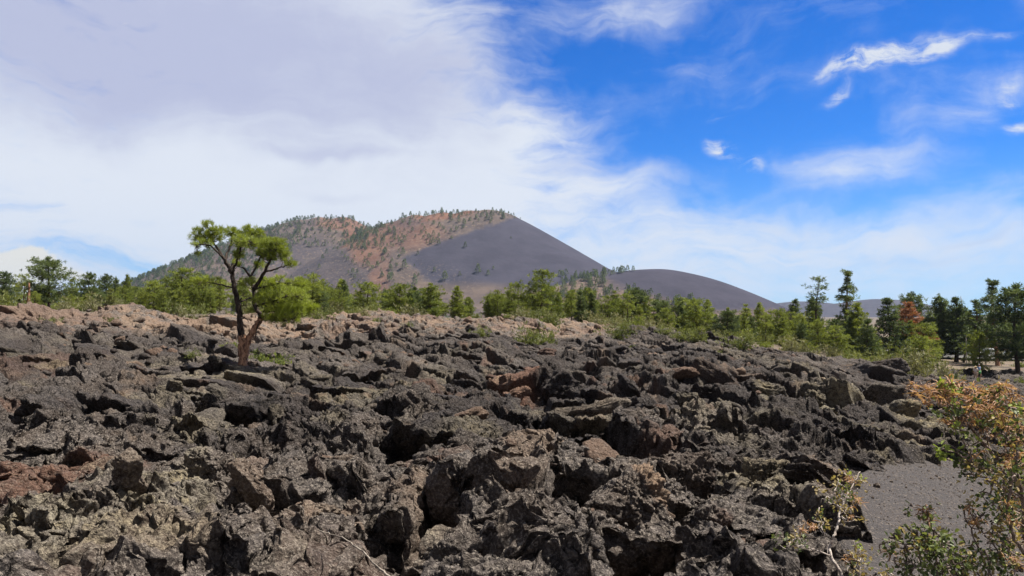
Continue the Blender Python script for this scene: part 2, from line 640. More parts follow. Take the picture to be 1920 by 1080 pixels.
# ------------------------------------------------------------------ terrain: heights below / above the eye by bearing and distance
T_PX = [-2500, 0, 480, 720, 960, 1200, 1440, 1640, 1780, 1920, 3500]
T_D = [1.5, 6, 10, 18, 30, 45, 60, 78, 100, 150, 220, 420, 900]
TAB = np.array([   # metres relative to the eye
    [-1.9, -1.9, -2.0, -2.0, -1.6, -0.5, 0.5, 0.9, 0.9, 0.9, 0.5, -5, -12],
    [-1.9, -1.95, -2.0, -2.0, -1.75, -0.85, 0.15, 0.45, 0.45, 0.4, 0.0, -5, -12],
    [-2.0, -2.0, -2.1, -2.2, -2.15, -1.4, -0.25, -0.05, -0.1, -0.1, -1.0, -6, -12],
    [-2.0, -2.0, -2.15, -2.3, -2.35, -1.8, -0.75, -0.25, -0.3, -0.4, -1.5, -6, -12],
    [-2.0, -2.0, -2.2, -2.4, -2.5, -2.2, -1.35, -0.55, -0.5, -0.6, -2.0, -6, -12],
    [-2.1, -2.1, -2.25, -2.5, -2.7, -2.6, -2.1, -1.35, -1.5, -2.1, -4.0, -8, -12],
    [-2.2, -2.15, -2.25, -2.6, -2.9, -3.1, -3.15, -3.1, -3.6, -4.9, -6.3, -9, -12],
    [-2.4, -2.3, -2.2, -2.8, -3.5, -4.2, -4.7, -5.1, -5.9, -7.2, -8.2, -10, -12],
    [-2.5, -2.5, -2.5, -3.0, -4.2, -5.4, -6.2, -6.8, -7.3, -7.9, -8.6, -10, -12],
    [-2.5, -2.6, -2.9, -3.7, -5.0, -6.1, -6.9, -7.4, -7.7, -8.2, -8.9, -10, -12],
    [-2.5, -2.6, -3.0, -3.9, -5.2, -6.2, -7.0, -7.5, -7.9, -8.4, -9.0, -10, -12]])
_az = np.array([az_of(p) if -2000 < p < 3000 else (-2.2 if p < 0 else 2.2) for p in T_PX])
_ld = np.log(np.array(T_D))
NA, ND = 220, 220
_ga = np.linspace(-2.2, 2.2, NA)
_gd = np.linspace(_ld[0], _ld[-1], ND)
_tmp = np.stack([np.interp(_gd, _ld, row) for row in TAB])
GRID = np.stack([np.interp(_ga, _az, _tmp[:, j]) for j in range(ND)], 1)
for _k in range(14):
    GRID[1:-1] = 0.25 * GRID[:-2] + 0.5 * GRID[1:-1] + 0.25 * GRID[2:]
    if _k < 6:
        GRID[:, 1:-1] = 0.25 * GRID[:, :-2] + 0.5 * GRID[:, 1:-1] + 0.25 * GRID[:, 2:]


def terrain(x, y):
    x = np.asarray(x, float)
    y = np.asarray(y, float)
    a = np.clip((np.arctan2(x, y) + 2.2) / 4.4 * (NA - 1), 0, NA - 1.001)
    d = np.clip((np.log(np.hypot(x, y) + 1e-6) - _gd[0]) / (_gd[-1] - _gd[0]) * (ND - 1), 0, ND - 1.001)
    i = a.astype(int)
    j = d.astype(int)
    u = a - i
    v = d - j
    return (GRID[i, j] * (1 - u) * (1 - v) + GRID[i + 1, j] * u * (1 - v) + GRID[i, j + 1] * (1 - u) * v + GRID[i + 1, j + 1] * u * v) + CAMZ


def at(px, py):
    """world point where the line of sight through a photograph pixel meets the terrain"""
    lo = None
    ds = np.exp(np.linspace(math.log(2.0), math.log(400), 1500))
    s = (px - 960) / FPX
    t = (590 - py) / FPX
    # horizon row 590 belongs to the pitched camera; small-angle form is enough here
    z = CAMZ + t * ds
    tz = terrain(s * ds, ds)
    k = int(np.argmax(z < tz))
    d = ds[k] if z[k] < tz[k] else 400
    return np.array([s * d, d, terrain(s * d, d)])


def edge_dist(a):
    """how far the lava reaches at bearing a"""
    return np.interp(a, [az_of(p) for p in (0, 480, 720, 960, 1100, 1200, 1440, 1560, 1640, 1780, 1920)],
                     [60, 62, 76, 80, 80, 80, 76, 80, 86, 116, 122])


PATH_PTS = np.array([(2.8, -2), (3.7, 3), (4.4, 6), (4.8, 7.8), (5.3, 9.2), (6.2, 10.8), (7.5, 12.8), (9.4, 15.3), (12.3, 18.6), (16.5, 22), (23, 27), (31, 36), (45, 52), (54, 70), (54.5, 84), (50.5, 92), (48, 100), (60, 125), (92, 192)], float)


def path_dist(x, y):
    best = np.full(np.shape(x), 1e9)
    for a, b in zip(PATH_PTS[:-1], PATH_PTS[1:]):
        ab = b - a
        t = np.clip(((x - a[0]) * ab[0] + (y - a[1]) * ab[1]) / (ab @ ab), 0, 1)
        best = np.minimum(best, np.hypot(x - a[0] - t * ab[0], y - a[1] - t * ab[1]))
    return best


def h2(ix, iy, s):
    n = (ix * 73856093) ^ (iy * 19349663) ^ (s * 83492791)
    n = (n ^ (n >> 13)) * 1274126177 & 0x7fffffff
    return LAT[(n & 255), ((n >> 8) & 255)]


def plates(x, y, size, seed, off, tilt, crev, crev_w, rot=0.0, asp=1.0, soft=30.0):
    """broken crust: jittered cells, each a tilted slab with its own height, clefts between some of them"""
    c, s = math.cos(rot), math.sin(rot)
    u = (x * c + y * s) / size / asp
    v = (-x * s + y * c) / size
    iu = np.floor(u).astype(np.int64)
    iv = np.floor(v).astype(np.int64)
    f1 = np.full(u.shape, 9.0, np.float32)
    f2 = np.full(u.shape, 9.0, np.float32)
    num = np.zeros(u.shape, np.float32)
    den = np.full(u.shape, 1e-9, np.float32)
    hid = np.zeros(u.shape, np.float32)
    for du in (-1, 0, 1):
        for dv in (-1, 0, 1):
            a, b = iu + du, iv + dv
            cx = a + 0.1 + 0.8 * h2(a, b, seed)
            cy = b + 0.1 + 0.8 * h2(a, b, seed + 1)
            ddx = (u - cx).astype(np.float32)
            ddy = (v - cy).astype(np.float32)
            d = ddx * ddx + ddy * ddy
            r0 = h2(a, b, seed + 2) - 0.5
            r1 = h2(a, b, seed + 3) - 0.5
            r2 = h2(a, b, seed + 4) - 0.5
            hv = off * 2 * r0 + tilt * 2 * size * (r1 * ddx * asp + r2 * ddy)
            w = np.exp(-soft * d)
            num += w * hv
            den += w
            hid += w * (r0 + 0.5)
            f2 = np.where(d < f1, f1, np.minimum(f2, d))
            f1 = np.minimum(f1, d)
    e = np.sqrt(f2) - np.sqrt(f1)
    k = sstep(vn2(x / size * 0.8, y / size * 0.8, seed), 0.35, 0.7)
    return num / den - crev * (1 - sstep(e, 0.0, crev_w)) * k, hid / den, e
# ------------------------------------------------------------------ lava field
# caves and clefts of the photograph: pixel of the lip's middle, width and height in pixels, turn of the lip
CAVES = [
    (830, 800, 140, 75, 0.12), (945, 905, 190, 130, 0.25), (530, 905, 150, 60, 0.0), (640, 1055, 190, 80, -0.05),
    (440, 765, 150, 42, -0.45), (360, 772, 45, 28, 0.1), (175, 935, 120, 60, -0.9), (90, 925, 90, 24, -0.3),
    (770, 955, 90, 60, -0.2), (1185, 1010, 150, 75, 0.0), (1090, 800, 150, 30, 0.25), (1120, 740, 50, 40, 0.0),
    (1255, 770, 110, 40, -0.5), (1330, 760, 60, 50, -0.8), (1280, 870, 90, 60, 0.0), (1480, 905, 50, 45, 0.3),
    (1510, 765, 36, 50, -0.9), (1550, 740, 40, 22, 0.0), (1650, 700, 70, 40, 0.1), (1390, 980, 110, 60, 0.1),
    (215, 745, 60, 28, 0.1), (90, 750, 50, 40, 0.0), (145, 835, 45, 30, 0.1), (285, 830, 50, 22, 0.0),
    (770, 735, 36, 22, 0.0), (490, 775, 40, 30, 0.0), (1030, 710, 50, 22, 0.2), (690, 655, 30, 16, 0.0),
    (1270, 710, 60, 20, 0.2), (1340, 690, 44, 20, 0.0), (1150, 655, 24, 18, 0.0), (1400, 700, 60, 26, 0.2),
    (880, 672, 50, 12, 0.1), (990, 690, 40, 16, 0.1), (60, 690, 60, 18, 0.0), (300, 700, 70, 20, 0.1), (1460, 1040, 110, 60, 0.0),
    (1200, 690, 40, 16, 0), (1090, 690, 30, 14, 0), (240, 640, 34, 12, 0), (590, 700, 30, 16, 0), (560, 680, 26, 14, 0),
]
_cv = []
for (cx, cy, cw, ch, cr) in CAVES:
    p = at(cx, cy + ch * 0.25)
    k = p[1] / FPX
    _cv.append((p[0], p[1], cw * k * 0.58, max(0.2, ch * k * 1.35), -abs(cr) * 0.8 - 0.08, 4.6))
_r = np.random.default_rng(44)
for _ in range(190):                      # the many smaller hollows between the named ones
    _a, _d = _r.uniform(-0.62, 0.58), math.exp(_r.uniform(math.log(6), math.log(58)))
    _x, _y = math.sin(_a) * _d, math.cos(_a) * _d
    if any(abs(_x - q[0]) < q[2] + 0.5 and abs(_y - q[1]) < q[3] * 2 + 0.4 for q in _cv):
        continue
    _w = _r.uniform(0.15, 0.65) * (1 + _d / 45)
    _cv.append((_x, _y, _w, _w * _r.uniform(0.5, 1.0), -abs(_r.normal(0.15, 0.35)), 3.2))


PINE = at(457, 691)


def lava_h(x, y, fine=True):
    """height over the mean terrain, and a sideways push (sx, sy) that makes lips overhang"""
    x = np.asarray(x, np.float64)
    y = np.asarray(y, np.float64)
    wx = x + 0.42 * fbm2(x * 0.9, y * 0.9, 3, 0.55, 3) + 0.09 * fbm2(x * 5, y * 5, 2, 0.6, 5)
    wy = y + 0.42 * fbm2(x * 0.9, y * 0.9, 3, 0.55, 8) + 0.09 * fbm2(x * 5, y * 5, 2, 0.6, 9)
    r = np.hypot(x, y)
    far = sstep(r, 12, 40)
    h = 0.50 * fbm2(x * 0.11, y * 0.11, 3, 0.5, 1) * (0.5 + 0.8 * far)
    a1, id1, e1 = plates(wx, wy, 2.9, 21, 0.22, 0.30, 0.42, 0.13, -0.6, 1.9, 40)
    a2, id2, e2 = plates(wx, wy, 1.1, 57, 0.13, 0.40, 0.26, 0.15, -0.45, 1.7, 34)
    a3, id3, e3 = plates(wx, wy, 0.40, 93, 0.05, 0.30, 0.09, 0.22, 0.3, 1.4, 26)
    nr = (0.6 + 0.4 * sstep(r, 6, 16)) * (1 - 0.35 * sstep(r, 35, 55))
    h = h + a1 * 0.95 * nr + a2 * (0.25 + 0.9 * id1) * nr + a3 * (0.25 + 0.9 * id2)
    ridg = fbm2(wx * 1.3, wy * 1.3, 5, 0.55, 13, True)
    h = h - 0.13 * ridg - 0.06 * fbm2(x * 3.1, y * 3.1, 4, 0.62, 19, True)
    if fine:
        near = 1 - sstep(r, 25, 60)
        m1 = sstep(vn2(x * 0.9, y * 0.9, 77), 0.25, 0.7)
        b1 = np.abs(vn2(x * 7 + 0.5 * ridg, y * 7, 23) * 2 - 1)
        b2 = np.abs(vn2(x * 15 + 2 * b1, y * 15, 27) * 2 - 1)
        b3 = np.abs(vn2(x * 33, y * 33, 31) * 2 - 1)
        h = h + (0.15 * np.sqrt(b1 + 0.02) * (0.25 + 0.75 * m1) + 0.075 * np.sqrt(b2 + 0.02) * (0.3 + 0.7 * m1) + 0.032 * b3) * (0.5 + 0.5 * near)
    sx = -0.22 * (a1 + a2) - 0.07 * fbm2(x * 2.3, y * 2.3, 3, 0.6, 41) - 0.04 * fbm2(x * 9, y * 9, 2, 0.6, 43)
    sy = -0.30 * (a1 + a2) - 0.09 * fbm2(x * 2.3, y * 2.3, 3, 0.6, 47) - 0.05 * fbm2(x * 9, y * 9, 2, 0.6, 49)
    _q = sstep(np.hypot((x - PINE[0]) / 2.2, (y - PINE[1] + 3.0) / 5.0), 0.5, 1.1)
    h = h * (0.3 + 0.7 * _q)
    for (cx, cy, hw, H, rot, DF) in _cv:
        m = (np.abs(x - cx) < hw * 2.2 + 0.4 + 0.5 * H * DF * abs(rot)) & (np.abs(y - cy) < H * (DF + 1.5) + hw)
        if not m.any():
            continue
        dx, dy = x[m] - cx, y[m] - cy
        c, s = math.cos(rot), math.sin(rot)
        lx = dx * c + dy * s
        ly = -dx * s + dy * c + 0.10 * hw * fbm2(dx * 2.2 / hw, dy * 2.2 / hw + cx, 3, 0.6, 51)
        w = 1 - sstep(np.abs(lx) / hw + 0.25 * fbm2(lx * 2 / hw, ly * 2 / hw, 2, 0.5, 53), 0.72, 1.1)
        D = max(0.5, H * DF)
        tw = 0.30 * H
        front = sstep(ly, -D, -0.16 * D) * (1 - sstep(ly, -tw, tw))
        back = sstep(ly, -tw, tw) * (1 - sstep(ly, tw, 2.4 * H + 0.4))
        h[m] = h[m] * (1 - 0.85 * w * np.sqrt(front)) * (1 - 0.35 * w * back) + w * (-0.72 * H * front + 0.36 * H * back)
        ov = w * sstep(ly, -tw, tw) * (1 - sstep(ly, tw, 1.6 * H + 0.1))
        sy[m] -= 1.25 * H * ov
        sx[m] -= 0.10 * H * ov
    return h, sx, sy


def tint_of(x, y, z, seed=0):
    """macro colours of the flow: rust, lichen, tan old crust; by place"""
    s = x / np.maximum(y, 0.5) * FPX + 960
    r = np.hypot(x, y)
    n = fbm2(x * 0.35, y * 0.35, 4, 0.6, 61 + seed)
    n2 = fbm2(x * 1.6, y * 1.6, 4, 0.6, 67 + seed)
    rust = sstep(n * 0.6 + n2 * 0.7, 0.34, 0.62) * 0.55
    lich = sstep(fbm2(x * 0.5, y * 0.5, 4, 0.62, 71) + 0.3 * n2, 0.12, 0.5) * (1 - sstep(r, 25, 50)) * 0.45
    # big rusty and lichen areas of the near field
    def spot(px, py, rx, ry, amt):
        p = at(px, py)
        q = at(px, min(py + ry, 1075))
        ry_m = max(abs(p[1] - q[1]), 0.3)
        rx_m = rx * p[1] / FPX
        d = np.hypot((x - p[0]) / rx_m, (y - p[1]) / ry_m) + 0.35 * n2
        return amt * (1 - sstep(d, 0.5, 1.15))
    for a in [(60, 880, 150, 70, 0.9), (970, 735, 45, 26, 1.0), (40, 600, 160, 30, 0.5), (1400, 1030, 60, 40, 0.6), (90, 690, 140, 40, 0.35), (1605, 930, 40, 40, 0.7), (730, 1040, 200, 60, 0.25)]:
        rust = np.maximum(rust, spot(*a))
    for a in [(60, 1010, 200, 60, 0.95), (310, 880, 70, 80, 0.9), (330, 960, 110, 50, 0.8), (440, 700, 60, 20, 0.7), (1500, 770, 40, 30, 0.9), (1690, 800, 70, 40, 0.8), (1420, 920, 60, 60, 0.75),
              (1420, 680, 90, 30, 0.3), (400, 800, 50, 30, 0.6), (800, 720, 60, 30, 0.45), (900, 820, 80, 30, 0.4), (200, 1060, 260, 40, 0.6), (1330, 820, 80, 40, 0.35)]:
        lich = np.maximum(lich, spot(*a))
    # tan old crust along the ridge, from the left to the middle
    tan0 = np.zeros(np.shape(x))
    for a in [(600, 965, 70, 26, 0.6), (1000, 1000, 90, 40, 0.6), (820, 940, 90, 26, 0.45), (1240, 1050, 90, 24, 0.5), (1400, 1045, 60, 26, 0.5), (280, 1062, 200, 20, 0.35), (1010, 890, 50, 50, 0.5), (700, 880, 90, 24, 0.4)]:
        tan0 = np.maximum(tan0, spot(*a))
    band = sstep(r, np.interp(s, [0, 480, 960, 1150, 1250], [43, 44, 55, 60, 200]), np.interp(s, [0, 480, 960, 1150, 1250], [46, 47, 59, 66, 220]))
    tan = band * sstep(n + 0.9 * n2, -0.22, 0.30) * 0.72
    rust = np.maximum(rust, band * 0.55 * sstep(n2 - 0.4 * n, -0.25, 0.25))
    tan = np.maximum(tan, sstep(fbm2(x * 0.9, y * 0.9, 3, 0.6, 83), 0.42, 0.6) * 0.35)
    tan = np.maximum(np.maximum(tan, spot(1560, 905, 30, 40, 0.5)), tan0)
    tan = tan * np.where(s < 230, 0.45, 1.0)
    return np.stack([np.clip(rust, 0, 1), np.clip(lich, 0, 1), np.clip(tan, 0, 1)], -1)


def fresh_of(x, y):
    r = np.hypot(x, y)
    s = x / np.maximum(y, 0.5) * FPX + 960
    n = fbm2(x * 0.25, y * 0.25, 4, 0.6, 111)
    n2 = fbm2(x * 0.9, y * 0.9, 3, 0.6, 113)
    end = np.interp(s, [0, 480, 960, 1150, 1250], [44, 45, 57, 62, 120])
    f = sstep(r + 3 * n, 10, 20) * (1 - sstep(r, end - 2, end + 3)) * 0.85
    return np.clip(f + 0.9 * n + 0.35 * n2, 0, 1) * (1 - sstep(r, end + 1, end + 5))


def build_lava():
    na, nd = 1400, 1650
    aa = np.linspace(-0.80, 0.78, na)
    dd = np.exp(np.concatenate([np.linspace(math.log(2.4), math.log(5), 60, endpoint=False), np.linspace(math.log(5), math.log(16), 880, endpoint=False),
                                np.linspace(math.log(16), math.log(128), 860)]))
    nd = len(dd)
    A, D = np.meshgrid(aa, dd, indexing='ij')
    X = (np.sin(A) * D).ravel()
    Y = (np.cos(A) * D).ravel()
    Z = terrain(X, Y)
    h, sx, sy = lava_h(X, Y)
    ed = edge_dist(A.ravel()) + 5 * fbm2(X * 0.12, Y * 0.12, 3, 0.5, 90)
    R = D.ravel()
    e = 1 - sstep(R, ed - 3, ed + 3)
    # lumpy front of the flow
    h = h * (0.25 + 0.75 * e) - (1 - e) * 1.2 + 0.35 * np.exp(-((R - ed + 3) / 3.0) ** 2)
    pd = path_dist(X, Y) + 0.28 * fbm2(X * 1.3, Y * 1.3, 4, 0.6, 95)
    pw = sstep(pd, 1.0, 1.45)
    side = np.exp(-((pd - 2.0) / 1.0) ** 2) * 0.25
    right = sstep((X - np.interp(Y, PATH_PTS[:, 1], PATH_PTS[:, 0])), 0.5, 2.0) * (1 - sstep(Y, 20, 30))
    h = h * pw * (1 - 0.45 * right) - (1 - pw) * 0.45 + side * pw
    sx *= pw * e
    sy *= pw * e
    h *= np.where(R < 5, 0.6, 1.0)
    V = np.stack([X + sx, Y + sy, Z + h], -1)
    nearm = (R < 24) & (pd > 1.2)
    W_ = V[nearm]
    amp = (0.13 * (1 - sstep(R[nearm], 15, 24)) * sstep(pd[nearm], 1.2, 1.8))
    for ax in range(3):
        V[nearm, ax] += amp * (vn3(W_ * 3.2, 3 + ax) - 0.5 + 0.6 * (vn3(W_ * 7.5, 7 + ax) - 0.5) + 0.35 * (vn3(W_ * 17.0, 11 + ax) - 0.5)) * 1.6
    idx = np.arange(na * nd).reshape(na, nd)
    Q = np.stack([idx[:-1, :-1], idx[1:, :-1], idx[1:, 1:], idx[:-1, 1:]], -1).reshape(-1, 4)
    keep = (1 - e)[Q].min(1) < 0.999
    Q = Q[keep]
    o = mk('lava_field', V, [Q], LAVA, None, True, {'tint': tint_of(X, Y, Z), 'fresh': fresh_of(X, Y)})
    tag(o, kind='structure')


build_lava()


# ---- rocks
def ico(sub):
    bm = bmesh.new()
    bmesh.ops.create_icosphere(bm, subdivisions=sub, radius=1.0)
    V = np.array([v.co[:] for v in bm.verts])
    F = np.array([[v.index for v in f.verts] for f in bm.faces])
    bm.free()
    return V / np.linalg.norm(V, axis=1, keepdims=True), F


ICO = {s: ico(s) for s in (2, 3, 4, 5, 6)}


def rock(seed, sub, dims=(1, 1, 1), planes=9, rough=0.10, clink=0.05, sharp=16.0, absf=None):
    """an angular clinkery block inside the box dims: a sphere cut by random planes, then roughened"""
    rng = np.random.default_rng(seed)
    N, F = ICO[sub]
    pn = rng.normal(size=(planes, 3))
    pn /= np.linalg.norm(pn, axis=1, keepdims=True)
    pd = rng.uniform(0.45, 0.85, planes)
    pn = np.vstack([pn, np.eye(3), -np.eye(3)])
    pd = np.concatenate([pd, rng.uniform(0.7, 0.95, 6)])
    q = np.maximum((N @ pn.T) / pd, 0.02)
    r = 1.0 / (np.sum(q ** sharp, 1) ** (1 / sharp))
    V = N * r[:, None]
    d = np.array(dims)
    V = V * d
    m = float(np.mean(d))
    k = 1.6 / m
    o = seed % 17 * 2.3
    k2, k3 = (k * 3.1, k * 8.0) if absf is None else (5.0, 15.0)
    n1 = fbm3(V * k + o, 4, 0.58, seed % 7)
    n2 = fbm3(V * k2 + o, 3, 0.6, 3 + seed % 5, True)
    n3 = np.abs(fbm3(V * k3 + o, 3, 0.65, 4))
    nr = V / (np.linalg.norm(V / d, axis=1, keepdims=True) * d ** 2)
    nr /= np.linalg.norm(nr, axis=1, keepdims=True)
    if absf is None:
        dv = m * (rough * 1.6 * n1 - rough * 0.7 * n2 + clink * n3 * 2)
    else:
        dv = m * rough * 1.8 * n1 - absf * 1.1 * n2 + absf * 1.6 * n3
    V = V + nr * dv[:, None]
    return V, F


def rotm(rx, ry, rz):
    return np.array(Matrix.Rotation(rz, 3, 'Z') @ Matrix.Rotation(ry, 3, 'Y') @ Matrix.Rotation(rx, 3, 'X'))


def surf_z(x, y):
    x = np.atleast_1d(np.asarray(x, float))
    y = np.atleast_1d(np.asarray(y, float))
    h, sx, sy = lava_h(x, y, False)
    return terrain(x, y) + h


BOULDERS = [
    # px, py (base middle), width px, height px, depth m factor, (rx, ry, rz) in degrees, tint, label, category
    (945, 862, 160, 36, 1.1, (-6, 22, 15), None, 'broad flat lava crust roofing the large triangular dark hollow', 'flat lava rock'),
    (1030, 920, 100, 70, 0.7, (5, 40, -25), (0.25, 0.1, 0.35), 'leaning brown slab that forms the right edge of the large triangular hollow', 'flat lava rock'),
    (850, 962, 120, 42, 0.55, (-8, -20, 12), (0.2, 0, 0.55), 'pinkish flat rock tongue jutting up below the large hollow', 'lava rock'),
    (905, 1000, 70, 50, 0.8, (0, 0, 30), (0.0, 0.2, 0.35), 'pale knobbly clinker just below the pinkish rock tongue', 'lava rock'),
    (1005, 1010, 130, 80, 0.8, (0, 8, -20), (0.3, 0, 0.4), 'reddish brown block with a hollow in its face, left of the orange-crested crag', 'lava rock'),
    (1190, 992, 150, 165, 0.7, (0, 10, -12), (0.0, 0.0, 0.02), 'dark crag standing tall in the near lava with its crest weathered orange', 'lava crag'),
    (1270, 915, 110, 100, 0.8, (5, -5, 25), (0.1, 0.0, 0.1), 'rounded grey-brown boulder right behind the orange-crested crag', 'lava rock'),
    (1330, 990, 110, 90, 0.8, (0, 10, 30), None, 'grey boulder with a dark pit, right of the orange-crested crag', 'lava rock'),
    (1100, 790, 180, 34, 0.5, (-8, -12, 10), (0, 0.2, 0.1), 'long wedge-shaped slab lying level with a black gap below it', 'flat lava rock'),
    (830, 765, 160, 40, 0.9, (-5, 8, 0), None, 'arched crust over the wide black cave in the middle of the field', 'flat lava rock'),
    (700, 800, 70, 60, 0.7, (0, 10, 20), None, 'knobbly block left of the wide black cave', 'lava rock'),
    (1180, 740, 16, 60, 2.2, (0, -18, 8), None, 'thin upright plate behind the long wedge slab', 'lava plate'),
    (1300, 765, 120, 34, 0.5, (0, 32, -30), None, 'long plate slanting down to the right beyond the wedge slab', 'lava plate'),
    (1350, 735, 120, 40, 0.3, (0, 38, -20), (0.1, 0, 0.1), 'sharp slanting fin in the right middle distance', 'lava plate'),
    (1520, 770, 40, 70, 0.5, (0, 28, -20), (0, 0.5, 0), 'dark triangular fin edged with yellow lichen', 'lava plate'),
    (1645, 770, 110, 70, 1.0, (0, 6, 10), (0, 0.15, 0), 'big dark dome of lava near the bend of the gravel path', 'lava rock'),
    (1665, 712, 75, 34, 0.6, (0, -6, 0), None, 'jagged dark arch of rock standing against the shrubs', 'lava rock'),
    (1690, 728, 34, 44, 0.9, (0, 0, 20), None, 'upright block under the jagged dark arch', 'lava rock'),
    (1700, 835, 100, 40, 0.9, (6, 14, 20), (0.0, 0.7, 0.1), 'lichen-covered sloping slab at the edge of the gravel path', 'flat lava rock'),
    (970, 745, 64, 34, 0.8, (0, -10, 5), (0.95, 0, 0.2), 'red-brown block among the grey rocks of the middle field', 'lava rock'),
    (1045, 745, 70, 60, 0.9, (0, 0, 10), None, 'squarish dark grey block right of the red-brown one', 'lava rock'),
    (520, 870, 150, 34, 0.9, (-4, 6, -5), (0.25, 0, 0.1), 'flat brown slab over the low dark cave on the left', 'flat lava rock'),
    (600, 950, 80, 55, 0.9, (0, 0, 12), (0.0, 0.1, 0.35), 'knobbly tan-grey boulder below the flat brown slab', 'lava rock'),
    (640, 985, 110, 26, 0.5, (-6, -8, -6), (0.1, 0.0, 0.45), 'pale flat slab just above the dry twig', 'flat lava rock'),
    (745, 945, 36, 60, 0.9, (0, -20, 0), (0.1, 0, 0.3), 'small leaning spike left of the pinkish rock tongue', 'lava rock'),
    (240, 960, 60, 140, 0.35, (25, 30, -35), (0.2, 0.25, 0.15), 'long rib of rock along the right side of the diagonal cleft', 'lava rib'),
    (400, 870, 90, 80, 0.8, (0, 0, 0), None, 'dark rough block beside the lichen-covered patch', 'lava rock'),
    (480, 930, 110, 90, 0.5, (20, 34, -30), (0.1, 0, 0.3), 'brown ridge of rock slanting down left of the tan-grey boulder', 'lava rib'),
    (1430, 905, 90, 60, 0.9, (0, 0, 0), (0, 0.6, 0.1), 'yellowish lichen-crusted boulder left of the square black hole', 'lava rock'),
    (1500, 950, 90, 60, 0.9, (0, -8, 10), (0.1, 0.1, 0.1), 'grey blocky rock under the square black hole', 'lava rock'),
    (1440, 745, 90, 40, 0.8, (0, 12, 0), None, 'low dark hump of lava left of the lichen-edged fin', 'lava rock'),
    (1590, 1000, 50, 26, 0.8, (0, 10, 0), (0.4, 0, 0.3), 'small brown rock ledge at the left edge of the near path', 'lava rock'),
    (870, 1070, 190, 80, 0.7, (0, 6, 10), (0.05, 0.35, 0.1), 'large rough boulder cut by the bottom edge of the picture', 'lava rock'),
    (330, 735, 30, 26, 0.8, (0, 0, 0), None, 'small dark knob on the left beyond the diagonal cleft', 'lava rock'),
    (430, 752, 110, 18, 0.5, (-5, 14, -22), None, 'tilted crust plate above the long black cleft near the lone pine', 'lava plate'),
]


def build_boulders():
    for i, (px, py, w, hpx, dep, rot, tint, label, cat) in enumerate(BOULDERS):
        p = at(px, py)
        k = p[1] / FPX
        W, H = w * k * 1.15, hpx * k * 1.15
        dims = (W * 0.56, max(H, W * 0.5) * dep * 0.56, H * 0.60)
        sub = 6 if p[1] < 14 else 5
        V, F = rock(300 + i, sub, dims, 10, 0.15, 0.06, 14, min(0.075, 0.18 * min(dims)))
        Rm = rotm(*[math.radians(a) for a in rot])
        V = V @ Rm.T
        z0 = float(surf_z(p[0], p[1])[0]) * 0.5 + float(terrain(p[0], p[1])) * 0.5
        name = cat.replace(' ', '_')
        loc = np.array([p[0], p[1], z0 + H * 0.34])
        PW = V + loc
        base = tint_of(PW[:, 0], PW[:, 1], PW[:, 2])
        if tint:
            c = np.array(tint)[None] * (0.7 + 0.6 * (fbm3(V * 4 / max(W, 0.1), 3, 0.6, 2)[:, None] * 0.5 + 0.5))
            base = np.clip(np.maximum(base * 0.4, c), 0, 1)
        if 'orange' in label and 'crest' in label and cat == 'lava crag':
            n = fbm3(V * 3, 3, 0.6, 2)
            q = V[:, 2] / H + V[:, 0] / W * 1.1
            crest = sstep(q + 0.10 * n, 0.30, 0.40) * sstep(V[:, 2] / H, -0.3, -0.1)
            base = np.maximum(base, crest[:, None] * np.array([0.45, 0.0, 1.0]))
        o = mk(name, V, [F], LAVA, None, True, {'tint': base, 'fresh': fresh_of(PW[:, 0], PW[:, 1])})
        o.location = loc
        tag(o, label, cat, 'large rocks of the lava field')


build_boulders()


